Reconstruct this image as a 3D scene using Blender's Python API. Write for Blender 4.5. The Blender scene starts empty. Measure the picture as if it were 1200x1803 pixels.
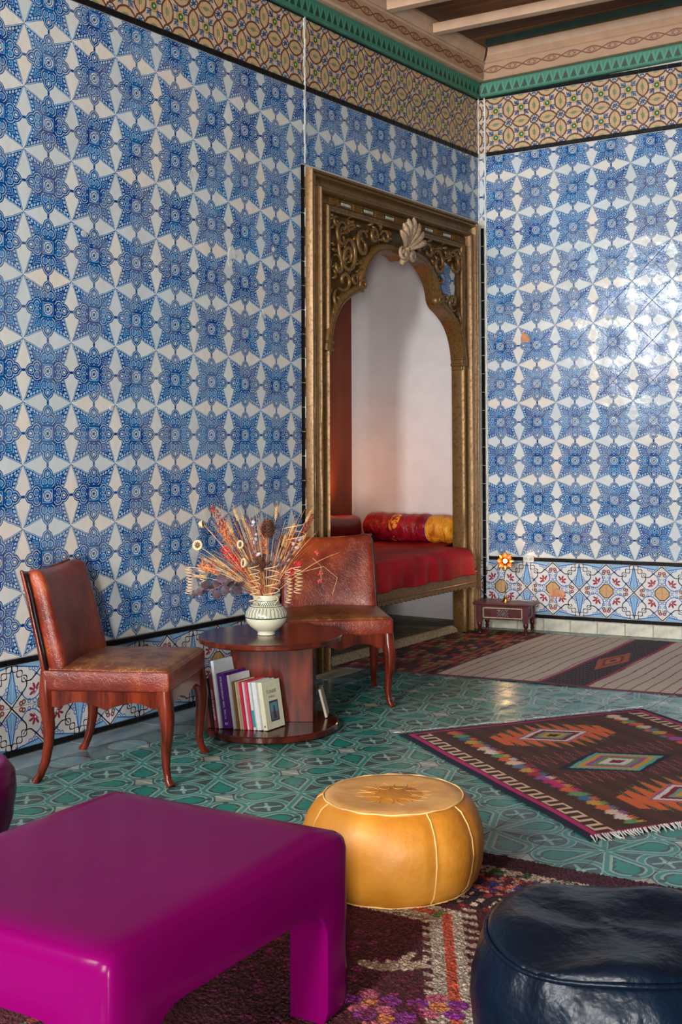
import bpy, bmesh, math, random
import numpy as np
from mathutils import Vector, Matrix, Euler
random.seed(7)
rng = np.random.default_rng(7)
SC = bpy.context.scene
COL = SC.collection
PI = math.pi
sin, cos = math.sin, math.cos

# ------------------------------------------------------------------ camera
cd = bpy.data.cameras.new('camera')
cam = bpy.data.objects.new('camera', cd)
COL.objects.link(cam)
SC.camera = cam
YAW, PIT, ROL = 0.5724, 0.0265, -0.0048
cam.matrix_world = (Matrix.Translation((3.9093, -7.4187, 1.2641)) @ Matrix.Rotation(YAW, 4, 'Z')
                    @ Matrix.Rotation(PI/2 + PIT, 4, 'X') @ Matrix.Rotation(ROL, 4, 'Z'))
cd.sensor_fit = 'VERTICAL'
cd.sensor_height = 36.0
cd.sensor_width = 24.0
cd.lens = 2100.1257/1803*36
cd.shift_x = (600-660.28)/1803
cd.shift_y = (729.28-901.5)/1803
cd.clip_start = 0.05
cd.dof.use_dof = False

# ------------------------------------------------------------------ world, lights, exposure
W = bpy.data.worlds.new('world'); SC.world = W
W.use_nodes = True
bg = W.node_tree.nodes['Background']
bg.inputs[0].default_value = (0.80, 0.90, 1.0, 1)
bg.inputs[1].default_value = 0.12

def area(name, loc, target, sx, sy, power, color):
    l = bpy.data.lights.new(name, 'AREA'); l.shape = 'RECTANGLE'; l.size = sx; l.size_y = sy
    l.energy = power; l.color = color
    o = bpy.data.objects.new(name, l); COL.objects.link(o)
    o.location = loc
    o.rotation_euler = (Vector(target)-Vector(loc)).to_track_quat('-Z', 'Y').to_euler()
    return o
area('daylight_window_right', (5.45, -10.0, .90), (0.9, -1.5, 1.2), .42, 1.25, 350, (1.0, 0.97, 0.93))
area('daylight_window_middle', (3.1, -10.4, 2.3), (-.3, -.5, 1.5), 0.5, 1.3, 330, (1.0, 0.98, 0.95))
area('daylight_window_left', (0.42, -9.8, 2.95), (1.0, 0.0, 1.9), 1.0, 1.4, 330, (0.95, 0.97, 1.0))

SC.view_settings.view_transform = 'Standard'
SC.view_settings.look = 'None'
SC.view_settings.gamma = 1.0
SC.view_settings.use_curve_mapping = False
SC.view_settings.exposure = 0.12

# ------------------------------------------------------------------ node expression helper
class S:
    """A float socket (or number) in a material graph, with arithmetic."""
    def __init__(s, g, v): s.g = g; s.v = v
    def _b(s, op, o, r=False):
        a, b = (o, s) if r else (s, o)
        return s.g.m(op, a, b)
    def __add__(s, o): return s._b('ADD', o)
    def __radd__(s, o): return s._b('ADD', o, True)
    def __sub__(s, o): return s._b('SUBTRACT', o)
    def __rsub__(s, o): return s._b('SUBTRACT', o, True)
    def __mul__(s, o): return s._b('MULTIPLY', o)
    def __rmul__(s, o): return s._b('MULTIPLY', o, True)
    def __truediv__(s, o): return s._b('DIVIDE', o)
    def __lt__(s, o): return s._b('LESS_THAN', o)
    def __gt__(s, o): return s._b('GREATER_THAN', o)
    def abs(s): return s.g.m('ABSOLUTE', s)
    def sqrt(s): return s.g.m('SQRT', s)
    def fract(s): return s.g.m('FRACT', s)
    def floor(s): return s.g.m('FLOOR', s)
    def sin(s): return s.g.m('SINE', s)
    def min(s, o): return s.g.m('MINIMUM', s, o)
    def max(s, o): return s.g.m('MAXIMUM', s, o)
    def clamp(s): return s.max(0.0).min(1.0)

class Graph:
    def __init__(g, name):
        g.mat = bpy.data.materials.new(name); g.mat.use_nodes = True
        g.nt = g.mat.node_tree; g.N = g.nt.nodes; g.L = g.nt.links
        g.b = g.N['Principled BSDF']; g.geo = None
    def put(g, sock, v):
        if isinstance(v, S): v = v.v
        if isinstance(v, (int, float)): sock.default_value = v
        elif isinstance(v, (tuple, list)): sock.default_value = (*v[:3], 1.0) if len(sock.default_value) == 4 else v
        else: g.L.new(v, sock)
    def m(g, op, a, b=None):
        n = g.N.new('ShaderNodeMath'); n.operation = op
        g.put(n.inputs[0], a)
        if b is not None: g.put(n.inputs[1], b)
        return S(g, n.outputs[0])
    def mix(g, f, a, b):
        n = g.N.new('ShaderNodeMix'); n.data_type = 'RGBA'
        g.put(n.inputs[0], f); g.put(n.inputs[6], a); g.put(n.inputs[7], b)
        return n.outputs[2]
    def mul(g, c, f):
        n = g.N.new('ShaderNodeVectorMath'); n.operation = 'SCALE'
        g.L.new(c, n.inputs[0]); g.put(n.inputs['Scale'], f)
        return n.outputs[0]
    def xy(g, sock):
        n = g.N.new('ShaderNodeSeparateXYZ'); g.L.new(sock, n.inputs[0])
        return S(g, n.outputs[0]), S(g, n.outputs[1]), S(g, n.outputs[2])
    def uv(g):
        n = g.N.new('ShaderNodeUVMap'); n.uv_map = 'UVMap'; return n.outputs[0]
    def pos(g):
        n = g.N.new('ShaderNodeNewGeometry'); return n.outputs['Position']
    def obj(g):
        n = g.N.new('ShaderNodeTexCoord'); return n.outputs['Object']
    def orand(g):
        n = g.N.new('ShaderNodeObjectInfo'); a = S(g, n.outputs['Random'])
        m = g.N.new('ShaderNodeNewGeometry'); b = S(g, m.outputs['Random Per Island'])
        return (a + b*1.0).fract()
    def map(g, v, scale=(1, 1, 1), rot=(0, 0, 0), loc=(0, 0, 0)):
        n = g.N.new('ShaderNodeMapping'); g.L.new(v, n.inputs[0])
        n.inputs['Scale'].default_value = scale; n.inputs['Rotation'].default_value = rot; n.inputs['Location'].default_value = loc
        return n.outputs[0]
    def noise(g, v, scale=5, detail=3, rough=.5, dist=0):
        n = g.N.new('ShaderNodeTexNoise'); g.L.new(v, n.inputs['Vector'])
        n.inputs['Scale'].default_value = scale; n.inputs['Detail'].default_value = detail
        n.inputs['Roughness'].default_value = rough; n.inputs['Distortion'].default_value = dist
        return S(g, n.outputs['Fac'])
    def noisev(g, v, scale=5, detail=2):
        n = g.N.new('ShaderNodeTexNoise'); g.L.new(v, n.inputs['Vector'])
        n.inputs['Scale'].default_value = scale; n.inputs['Detail'].default_value = detail
        return n.outputs['Color']
    def vor(g, v, scale=5, feat='F1', out='Distance', rnd=1):
        n = g.N.new('ShaderNodeTexVoronoi'); n.feature = feat; g.L.new(v, n.inputs['Vector'])
        n.inputs['Scale'].default_value = scale; n.inputs['Randomness'].default_value = rnd
        return S(g, n.outputs[out])
    def warp(g, v, scale, amt):
        n = g.N.new('ShaderNodeVectorMath'); n.operation = 'MULTIPLY_ADD'
        g.L.new(g.noisev(v, scale), n.inputs[0]); n.inputs[1].default_value = (amt,)*3; g.L.new(v, n.inputs[2])
        return n.outputs[0]
    def ramp(g, f, stops):
        n = g.N.new('ShaderNodeValToRGB'); g.put(n.inputs[0], f)
        e = n.color_ramp.elements
        while len(e) < len(stops): e.new(0.5)
        for i, (p, c) in enumerate(stops): e[i].position = p; e[i].color = (*c, 1)
        return n.outputs[0]
    def smooth(g, x, a, b):
        n = g.N.new('ShaderNodeMapRange'); n.interpolation_type = 'SMOOTHSTEP'
        g.put(n.inputs[0], x); n.inputs[1].default_value = a; n.inputs[2].default_value = b
        return S(g, n.outputs[0])
    def out(g, col=None, rough=.5, bump=None, bs=.3, bd=.01, spec=None, coat=0, coat_r=.1, metal=0, sheen=0, emit=None, es=1, trans=0):
        b = g.b
        if col is not None: g.put(b.inputs['Base Color'], col)
        g.put(b.inputs['Roughness'], rough)
        if spec is not None: b.inputs['Specular IOR Level'].default_value = spec
        b.inputs['Coat Weight'].default_value = coat; b.inputs['Coat Roughness'].default_value = coat_r
        g.put(b.inputs['Metallic'], metal)
        b.inputs['Sheen Weight'].default_value = sheen
        b.inputs['Transmission Weight'].default_value = trans
        if emit is not None:
            g.put(b.inputs['Emission Color'], emit); b.inputs['Emission Strength'].default_value = es
        if bump is not None:
            n = g.N.new('ShaderNodeBump'); n.inputs['Strength'].default_value = bs; n.inputs['Distance'].default_value = bd
            g.put(n.inputs['Height'], bump); g.L.new(n.outputs[0], b.inputs['Normal'])
        return g.mat

def seg(px, py, ax, ay, bx, by):
    """distance from (px,py) to a segment"""
    dx, dy = bx-ax, by-ay; L = dx*dx+dy*dy
    t = (((px-ax)*dx + (py-ay)*dy)*(1/L)).clamp()
    qx = px-ax-t*dx; qy = py-ay-t*dy
    return (qx*qx+qy*qy).sqrt()
def circ(px, py, cx, cy): 
    qx = px-cx; qy = py-cy
    return (qx*qx+qy*qy).sqrt()

# ------------------------------------------------------------------ materials: tiles
def mat_star():
    g = Graph('glazed_star_tile')
    u, v, _ = g.xy(g.warp(g.uv(), 6, .035))
    u = u - .0175; v = v - .0175
    ax = ((u+.5).fract()-.5).abs(); ay = ((v+.5).fract()-.5).abs()
    a = ax.max(ay); b = ax.min(ay)
    r = g.orand()
    wear = g.noise(g.pos(), 9, 3)
    tone = (g.noise(g.pos(), 24, 2)-.5)*.9 + r*.8
    deep = g.mix(tone.clamp(), (.001, .013, .11), (.001, .058, .22))
    mid = g.mix(tone.clamp(), (.001, .048, .27), (.003, .17, .41))
    white = g.ramp((r*7.13).fract(), [(0, (.50, .55, .57)), (.45, (.60, .62, .60)), (.8, (.66, .60, .53)), (1, (.52, .58, .62))])
    pale = g.mix(.6, white, (.14, .42, .70))
    e = (.5-b)*.385          # half-width of the white rhombus at position b along the edge
    de = (.5-a) - e            # >0 : inside the blue star
    col = white
    col = g.mix(de > .004, col, mid)
    col = g.mix(de > .014, col, pale)
    # dark band with white dots
    col = g.mix(de > .026, col, deep)
    along = (b*1.0)/.062
    dotx = (along.fract()-.5)*.062; doty = de-.062
    dots = (dotx*dotx+doty*doty*.8).sqrt()
    col = g.mix(dots < .022, col, pale)
    # inner leaf area near the diagonal
    inner = de > .098
    hat = ((a*30).fract() > .22)
    leaf = g.mix(hat, g.mix(.5, white, (.16, .26, .5)), mid)
    col = g.mix(inner, col, leaf)
    # petals
    c1 = circ(a, b, .226, .062) - .090
    c2 = circ(a, b, .340, 0.0) - .090
    tip = (a-.470)*.60 + b*1.0
    tip = tip.max(.33-a)
    d = c1.min(c2).min(tip)
    col = g.mix(d < .022, col, deep)
    col = g.mix(d < .004, col, pale)
    col = g.mix(d < -.010, col, deep)
    col = g.mix(d < -.034, col, pale)
    col = g.mix(d < -.046, col, g.mix((b*60).fract() > .55, mid, g.mix(.4, mid, pale)))
    # drop in the tip, curls at the foot
    dr = circ(a, b*1.5, .350, 0)
    col = g.mix(dr < .046, col, deep); col = g.mix(dr < .030, col, white)
    k = circ(a, b, .148, .055); col = g.mix(k < .036, col, deep); col = g.mix(k < .022, col, mid)
    # centre ring and connecting dots
    c = (a.max((a+b)*.72))
    col = g.mix(c < .088, col, white); col = g.mix(c < .072, col, deep); col = g.mix(c < .056, col, pale)
    col = g.mix(c < .028, col, (.05, .05, .12))
    ln = (b.max(.43-a)) < .006; col = g.mix(ln, col, mid)
    dd = circ(a, b, .5, 0); col = g.mix(dd < .026, col, deep)
    # fine chips where the glaze has gone
    ch = g.noise(g.pos(), 34, 4, .6); col = g.mix(ch > .735, col, (.42, .30, .22))
    hs = g.noise(g.pos(), 5, 2); col = g.mix((hs > .5)*.10, col, (.55, .52, .47))
    bmp = g.noise(g.pos(), 18, 3)*.6 + g.noise(g.pos(), 4, 2)*1.5
    return g.out(col, g.smooth(wear, .35, .75)*.22+.16, bmp, .24, .012, spec=.25)

def mat_frieze():
    g = Graph('glazed_frieze_tile')
    u, v, _ = g.xy(g.warp(g.uv(), 5, .05))
    u = u-.025; v = v-.025
    ax = (u-.5).abs(); ay = (v-.5).abs()
    a = ax.max(ay); b = ax.min(ay)
    r = g.orand()
    cream = g.mix(r, (.56, .38, .22), (.50, .36, .25))
    pink = g.mix(r, (.58, .44, .33), (.50, .38, .28))
    brown = (.075, .028, .016); blue = g.mix(r, (.01, .03, .13), (.03, .09, .17))
    col = pink
    # sprigs on the diagonals
    e = (a+b)*.7071; f = (a-b)*.7071
    col = g.mix(seg(e, f, .17, 0, .36, 0) < .022, col, blue)
    col = g.mix(seg(e, f, .17, .02, .27, .10) < .020, col, blue)
    col = g.mix(seg(e, f, .22, .0, .31, .055) < .016, col, blue)
    # eye
    q = (a*a+b*b).sqrt()
    col = g.mix(q < .155, col, (.20, .10, .03)); col = g.mix(q < .140, col, (.56, .32, .07))
    col = g.mix(q < .100, col, (.06, .06, .03)); col = g.mix(q < .085, col, (.02, .14, .05)); col = g.mix(q < .03, col, (.5, .6, .45))
    # vesica at the edge: two arcs
    o = circ(a, b, .655, 0).max(circ(a, b, .345, 0)) - .37
    chain = g.mix(((b*38).fract()-.5).abs() < .25, brown, (.16, .055, .025))
    col = g.mix(o < .025, col, chain)
    yel = g.mix(((b*26).fract() > .6), cream, (.45, .27, .09))
    col = g.mix(o < -.030, col, yel)
    tx = (.5-a); 
    tree = ((b*b*.55+tx*tx*1.6).sqrt() < .085)*((((b*30)+tx*40).fract()) > .38)
    col = g.mix(tree, col, (.03, .17, .05))
    # corner roundel
    w = circ(a, b, .5, .5)
    col = g.mix(w < .175, col, chain); col = g.mix(w < .125, col, g.mix(.5, pink, (.6, .65, .68)))
    sp = (seg(a, b, .5, .5, .43, .43) < .022); col = g.mix(sp, col, blue)
    col = g.mix(seg(a, b, .5, .5, .5, .40) < .016, col, blue)
    ch = g.noise(g.pos(), 30, 4, .6); col = g.mix(ch > .70, col, (.50, .42, .33))
    return g.out(col, .28, g.noise(g.pos(), 20, 3), .25, .01)

def mat_dado():
    g = Graph('glazed_dado_tile')
    s, t, _ = g.xy(g.warp(g.uv(), 5, .03))
    s = s-.015; t = t-.015
    a = s.max(t); b = s.min(t)
    r = g.orand()
    white = g.ramp(r, [(0, (.56, .59, .61)), (.6, (.63, .60, .57)), (1, (.60, .63, .66))])
    blue = (.02, .11, .36); lb = (.10, .28, .55); blk = (.012, .010, .016); red = (.28, .02, .05)
    col = white
    # vines
    v1 = (circ(a, b, .44, .40)-.285).abs(); keep = (a+b) < 1.12
    col = g.mix((v1 < .014)*keep*(b < .36), col, blue)
    for cx, cy, rr in ((.345, .075, .05), (.86, .30, .055), (.88, .46, .05), (.50, .10, .045)):
        k = (circ(a, b, cx, cy)-rr).abs()
        col = g.mix(k < .011, col, blue)
    col = g.mix(seg(a, b, .66, .22, .82, .40) < .014, col, blue)
    # cone along the edge a=1
    x = 1.0-a
    wd = ((b-.10)*8).min(1.0)*.165*(((.96-b)*1.15).clamp())
    cone = wd - x
    net = (((b+x)*24).fract() > .5)
    col = g.mix(cone > -.02, col, blue); col = g.mix(cone > .012, col, g.mix(net, lb, (.35, .55, .7)))
    # palmette
    e = (a+b)*.7071-.46; f = (a-b)*.7071
    pr = (e*e+f*f).sqrt(); ang = g.m('ARCTAN2', f, e)
    pet = pr - ((ang*3.6).sin().abs()*(.15)+.045)
    pal = (pet < 0)*(e > -.045)*(pr > .03)
    col = g.mix(pal, col, red)
    # roses near the axis
    for cx, cy in ((.735, .075), (.66, .10)):
        k = circ(a, b, cx, cy)
        col = g.mix(k < .062, col, (.05, .10, .04) if cx < .7 else red); col = g.mix(k < .034, col, (.45, .12, .14)); col = g.mix(k < .018, col, white)
    E_ = (a+b)*.7071
    # black ribbons : straight from P, then braid into Q
    sg = seg(a, b, 1.0, .0, .62, .40)
    col = g.mix(sg < .018, col, blk)
    sg = (circ(a, b, .745, .515)-.17).abs()*1.0+((a > .66)*(b < .60))*1.0+(E_ > .95)*1.0
    col = g.mix((sg < .017), col, blk)
    E = (a+b)*.7071; F = (a-b)*.7071
    br = ((E-.82)*(PI/.19)).sin().abs()*.085
    col = g.mix(((F-br).abs() < .017)*(E > .80), col, blk)
    # octagon
    o = a.max((a+b)*.74)
    col = g.mix(o < .265, col, blk); col = g.mix(o < .232, col, g.mix((((a-b)*40).fract() > .5), (.58, .36, .17), (.46, .27, .12)))
    ch = g.noise(g.pos(), 30, 4, .6); col = g.mix(ch > .70, col, (.52, .33, .22))
    return g.out(col, .22, g.noise(g.pos(), 16, 3), .2, .01)

def mat_floor_tile():
    g = Graph('cement_floor_tile')
    s, t, _ = g.xy(g.warp(g.uv(), 4, .03))
    s = s-.015; t = t-.015
    a = s.max(t); b = s.min(t)
    r = g.orand(); nz = g.noise(g.pos(), 40, 3); big = g.noise(g.pos(), 3, 2)
    teal = g.mix(nz, (.006, .16, .12), (.012, .27, .20))
    band = g.mix(nz, (.04, .19, .165), (.055, .25, .21))
    brown = g.mix(nz, (.030, .045, .046), (.060, .080, .080))
    pale = g.mix(r, (.24, .42, .36), (.32, .47, .40))
    E = (a+b)*.7071; F = (a-b)*.7071
    # lobed field: pointed at the node, rounded towards the octagon
    v = (F-(E-.24)*.46)*.9
    c = circ(E, F, .83, 0)-.27
    d = v.max(c).max((E-.83)*.0-.0)*1.0
    d = v*(E < .83)+c*(E > .83)
    d = d.max(E-1.09)
    rg = (circ(a, b, 1.0, -.02)-.40).abs()
    col = brown
    col = g.mix(rg < .075, col, pale); col = g.mix(rg < .045, col, band)
    col = g.mix(d < .132, col, pale); col = g.mix(d < .105, col, band)
    col = g.mix(d < .030, col, pale); col = g.mix(d < -.018, col, (.035, .035, .035))
    lobe = (E*34).sin()*.030
    lf = F-(((E-.36)*.46).min((1.10-E)*.95).min(.20))-lobe*.8
    col = g.mix((lf < -.005)*(d < -.022), col, teal)
    cc = circ(E, F, 1.13, 0); col = g.mix(cc < .062, col, (.045, .04, .04))
    # pale octagon at the far corner, little crosses at the other corners
    o = ((1.0-a).max(((1.0-a)+(1.0-b))*.74))
    col = g.mix(o < .20, col, (.07, .075, .075)); col = g.mix(o < .168, col, g.mix(r, (.34, .38, .33), (.40, .38, .31)))
    st = ((1.0-a)+b*1.0)
    col = g.mix(seg(a, b, 1.0, .0, .84, .16) < .028, col, pale); col = g.mix(st < .09, col, pale)
    col = g.mix(.22, col, g.mix(big, (.02, .13, .12), (.04, .22, .19)))
    bmp = g.noise(g.pos(), 12, 3)
    return g.out(col, g.smooth(g.noise(g.pos(), 7, 3), .3, .8)*.22+.20, bmp, .12, .01, spec=.28)

def simple(name, col, rough=.5, ns=12, var=.25, bump=.15, bd=.005, **k):
    g = Graph(name)
    n = g.noise(g.obj(), ns, 4)
    c1 = tuple(x*(1-var) for x in col); c2 = tuple(min(1, x*(1+var)) for x in col)
    return g.out(g.mix(g.smooth(n, .25, .75), c1, c2), rough, n, bump, bd, **k)

def mat_leather(worn):
    g = Graph('cracked_leather_seat' if worn else 'cracked_leather')
    o = g.obj(); w = g.warp(o, 9, .06)
    c1 = g.vor(w, 48, 'DISTANCE_TO_EDGE'); c2 = g.vor(w, 120, 'DISTANCE_TO_EDGE')
    n = g.noise(o, 4.5, 4); n2 = g.noise(o, 18, 4)
    if worn: base = g.ramp(n, [(.3, (.060, .014, .006)), (.5, (.14, .040, .012)), (.7, (.26, .10, .025))])
    else: base = g.ramp(n, [(.3, (.055, .007, .005)), (.5, (.17, .020, .008)), (.72, (.33, .060, .014))])
    cr = (c1 < .022)*(n2 > (.48 if worn else .56))
    cr2 = (c2 < .034)*(n2 > (.50 if worn else .60))
    f = cr.max(cr2)*(.80 if worn else .38)
    col = g.mix(f, base, (.36, .19, .065) if worn else (.40, .15, .07))
    h = g.smooth(c1, 0, .08)*.6 + n2*.4 + g.smooth(c2, 0, .1)*.25
    return g.out(col, n2*.25+.20, h, .22, .004, spec=.40)

def mat_wood(name, dark, light, rough=.25, axis=(9, 9, 1.2), coat=.0):
    g = Graph(name)
    v = g.map(g.obj(), scale=axis); w = g.warp(v, 1.5, .3)
    n = g.noise(w, 3.0, 6, .6, .4)
    col = g.mix(g.smooth(n, .3, .7), dark, light)
    return g.out(col, rough, n, .08, .003, coat=coat, coat_r=.15, spec=.35)

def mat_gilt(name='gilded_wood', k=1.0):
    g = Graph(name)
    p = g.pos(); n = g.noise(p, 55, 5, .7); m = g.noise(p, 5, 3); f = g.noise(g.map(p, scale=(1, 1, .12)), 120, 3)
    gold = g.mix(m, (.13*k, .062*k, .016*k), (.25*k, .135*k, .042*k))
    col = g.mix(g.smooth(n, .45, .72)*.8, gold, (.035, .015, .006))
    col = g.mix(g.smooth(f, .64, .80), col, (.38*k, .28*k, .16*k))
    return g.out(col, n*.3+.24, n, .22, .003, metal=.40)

def attr_mat(name, rough=.9, bump=.4, bd=.004, sheen=.3, scale=220):
    g = Graph(name)
    n = g.N.new('ShaderNodeAttribute'); n.attribute_name = 'dye'
    ns = g.noise(g.obj(), scale, 2)
    col = g.mul(n.outputs['Color'], ns*.9+.55)
    return g.out(col, rough, ns, bump, bd, sheen=0)

M = {}
M['star'] = mat_star(); M['frieze'] = mat_frieze(); M['dado'] = mat_dado(); M['floor'] = mat_floor_tile()
M['grout'] = simple('grout', (.50, .49, .44), .9, 60, .2, .4)
M['plaster'] = simple('niche_plaster', (.90, .85, .86), .9, 6, .04, .25, .004)
M['plaster_warm_shade'] = simple('niche_plaster_warm_shade', (.36, .09, .04), .9, 5, .10, .25, .004)  # back wall plaster: shade and warm lamp glow put into its colour
M['black'] = simple('black_glazed_liner', (.005, .005, .007), .3, 50, .4, .3, spec=.2)
M['marble'] = simple('grey_marble', (.17, .23, .25), .22, 7, .25, .1)
M['cream_tile'] = simple('cream_base_tile', (.52, .51, .42), .45, 22, .18, .3)
M['cement'] = simple('grey_cement', (.40, .44, .40), .7, 18, .25, .3)
M['stone'] = simple('tan_stone', (.27, .22, .16), .75, 14, .25, .4)
M['leather'] = mat_leather(False); M['leather_worn'] = mat_leather(True)
M['mahogany'] = mat_wood('mahogany', (.040, .004, .0025), (.17, .022, .007), .22)
M['mahogany_h'] = mat_wood('mahogany_top', (.040, .007, .005), (.11, .018, .009), .16, (1.2, 9, 9))
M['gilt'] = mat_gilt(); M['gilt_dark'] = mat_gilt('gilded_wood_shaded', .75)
M['lacquer'] = simple('magenta_lacquer', (.120, .0005, .060), .20, 3, .08, .06, .02, spec=.05)
M['pouf_y'] = None
g = Graph('mustard_leather'); n = g.noise(g.obj(), 7, 4); n2 = g.noise(g.obj(), 60, 3)
M['pouf_y'] = g.out(g.ramp(n, [(.25, (.36, .12, .008)), (.5, (.50, .19, .012)), (.75, (.58, .25, .03))]), n2*.2+.42, n*1.0+n2*.2, .5, .012)
g = Graph('mustard_leather_top'); n = g.noise(g.obj(), 10, 5); 
M['pouf_yt'] = g.out(g.ramp(n, [(.25, (.42, .19, .05)), (.5, (.56, .28, .08)), (.75, (.66, .38, .13))]), .5, n, .5, .01)
M['pipe_y'] = simple('cream_piping', (.66, .40, .14), .6)
g = Graph('navy_black_leather'); n = g.noise(g.obj(), 9, 4); n2 = g.noise(g.warp(g.obj(), 6, .2), 22, 4)
M['pouf_b'] = g.out(g.mix(n, (.0008, .002, .005), (.002, .008, .020)), n2*.20+.24, n*1.2+n2*.3, .55, .02, spec=.22)
M['white_paint'] = simple('white_paint', (.62, .62, .58), .6)
# ------------------------------------------------------------------ geometry helpers
def link(name, me, parent=None, mat=None, loc=None, smooth=False):
    o = bpy.data.objects.new(name, me); COL.objects.link(o)
    if parent is not None: o.parent = parent
    if mat is not None and me is not None and not me.materials: me.materials.append(mat)
    if loc is not None: o.location = loc
    if smooth and me is not None: me.shade_smooth()
    return o

class MB:
    def __init__(s): s.v = []; s.f = []
    def add(s, vs, fs):
        k = len(s.v); s.v += [tuple(p) for p in vs]; s.f += [tuple(i+k for i in q) for q in fs]; return s
    def box(s, x0, x1, y0, y1, z0, z1, mat=None):
        P = [(x, y, z) for z in (z0, z1) for y in (y0, y1) for x in (x0, x1)]
        if mat is not None: P = [tuple(mat @ Vector(p)) for p in P]
        return s.add(P, [(0, 2, 3, 1), (4, 5, 7, 6), (0, 1, 5, 4), (1, 3, 7, 5), (3, 2, 6, 7), (2, 0, 4, 6)])
    def tube(s, pts, r, n=8, cap=True):
        pts = [Vector(p) for p in pts]; R = r if isinstance(r, (list, tuple)) else [r]*len(pts)
        rings = []; up = Vector((0, 0, 1)); prev = None
        for i, p in enumerate(pts):
            t = (pts[min(i+1, len(pts)-1)] - pts[max(i-1, 0)])
            t = t.normalized() if t.length > 1e-9 else Vector((0, 0, 1))
            if prev is None:
                a = t.orthogonal().normalized()
            else:
                a = (prev - t*prev.dot(t)); a = a.normalized() if a.length > 1e-6 else t.orthogonal().normalized()
            prev = a; b = t.cross(a)
            rings.append([p + (a*cos(2*PI*k/n) + b*sin(2*PI*k/n))*R[i] for k in range(n)])
        vs = [q for ring in rings for q in ring]; fs = []
        for i in range(len(pts)-1):
            for k in range(n):
                fs.append((i*n+k, i*n+(k+1) % n, (i+1)*n+(k+1) % n, (i+1)*n+k))
        if cap: fs += [tuple(range(n))[::-1], tuple((len(pts)-1)*n+k for k in range(n))]
        return s.add(vs, fs)
    def lathe(s, prof, n=32, c=(0, 0, 0), f=None):
        vs = []; fs = []
        for r, z in prof:
            for k in range(n):
                a = 2*PI*k/n; rr = r if f is None else r*f(a, z)
                vs.append((c[0]+rr*cos(a), c[1]+rr*sin(a), c[2]+z))
        m = len(prof)
        for i in range(m-1):
            for k in range(n): fs.append((i*n+k, i*n+(k+1) % n, (i+1)*n+(k+1) % n, (i+1)*n+k))
        if prof[0][0] > 1e-6: fs.append(tuple(range(n))[::-1])
        if prof[-1][0] > 1e-6: fs.append(tuple((m-1)*n+k for k in range(n)))
        return s.add(vs, fs)
    def prism(s, poly, z0, z1, mat=None):
        n = len(poly); P = [(x, y, z0) for x, y in poly] + [(x, y, z1) for x, y in poly]
        if mat is not None: P = [tuple(mat @ Vector(p)) for p in P]
        fs = [tuple(range(n))[::-1], tuple(range(n, 2*n))] + [(i, (i+1) % n, n+(i+1) % n, n+i) for i in range(n)]
        return s.add(P, fs)
    def grid(s, fn, nu, nv):
        vs = [fn(i/(nu), j/(nv)) for j in range(nv+1) for i in range(nu+1)]
        fs = [(j*(nu+1)+i, j*(nu+1)+i+1, (j+1)*(nu+1)+i+1, (j+1)*(nu+1)+i) for j in range(nv) for i in range(nu)]
        return s.add(vs, fs)
    def mesh(s, name, merge=True):
        me = bpy.data.meshes.new(name); me.from_pydata(s.v, [], s.f); me.update()
        bm = bmesh.new(); bm.from_mesh(me)
        if merge: bmesh.ops.remove_doubles(bm, verts=bm.verts, dist=1e-6)
        bmesh.ops.recalc_face_normals(bm, faces=bm.faces); bm.to_mesh(me); bm.free()
        return me
    def obj(s, name, mat, parent=None, smooth=False, bevel=0, loc=None, seg=2, sub=0, auto=None):
        me = s.mesh(name); o = link(name, me, parent, mat, loc, smooth)
        if bevel:
            m = o.modifiers.new('bevel', 'BEVEL'); m.width = bevel; m.segments = seg; m.limit_method = 'ANGLE'; m.angle_limit = math.radians(35)
            me.shade_smooth(); 
            w = o.modifiers.new('wn', 'WEIGHTED_NORMAL'); w.keep_sharp = False
        if sub:
            m = o.modifiers.new('sub', 'SUBSURF'); m.levels = sub; m.render_levels = sub; me.shade_smooth()
        if auto: me.shade_smooth(); me.set_sharp_from_angle(angle=math.radians(auto))
        return o

def tag(o, label=None, cat=None, group=None, kind=None):
    if label: o['label'] = label
    if cat: o['category'] = cat
    if group: o['group'] = group
    if kind: o['kind'] = kind
    return o
def empty(name, loc=(0, 0, 0), rz=0.0):
    o = bpy.data.objects.new(name, None); COL.objects.link(o); o.location = loc; o.rotation_euler = (0, 0, rz)
    o.empty_display_size = .05
    return o
def copy_tree(o, parent=None):
    c = o.copy(); COL.objects.link(c); c.parent = parent
    for ch in list(o.children): copy_tree(ch, c)
    return c

# ------------------------------------------------------------------ wall frames
ANG = 0.12894
ML = Matrix(((0, 0, 1, 0), (1, 0, 0, 0), (0, 1, 0, 0), (0, 0, 0, 1)))       # left wall: local x = world y, local y = up, local z = out
MR = Matrix(((cos(ANG), 0, sin(ANG), 0), (sin(ANG), 0, -cos(ANG), 0), (0, 1, 0, 0), (0, 0, 0, 1)))
CELL = .264
FT = 3.285      # lower edge of the black line under the frieze at the corner
def kfr(side): return .020 if side == 'L' else .030       # the frieze line is not quite level
def zfr(side, s): return FT + (.018*s if side == 'L' else .032*s)

def clip(poly, a, b, c):
    """keep the part of poly with a*x+b*y+c >= 0"""
    out = []
    for i in range(len(poly)):
        p, q = poly[i], poly[(i+1) % len(poly)]
        dp, dq = a*p[0]+b*p[1]+c, a*q[0]+b*q[1]+c
        if dp >= 0: out.append(p)
        if (dp >= 0) != (dq >= 0):
            t = dp/(dp-dq); out.append((p[0]+(q[0]-p[0])*t, p[1]+(q[1]-p[1])*t))
    return out
def parea(p): return abs(sum(p[i][0]*p[(i+1) % len(p)][1]-p[(i+1) % len(p)][0]*p[i][1] for i in range(len(p))))/2

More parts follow.
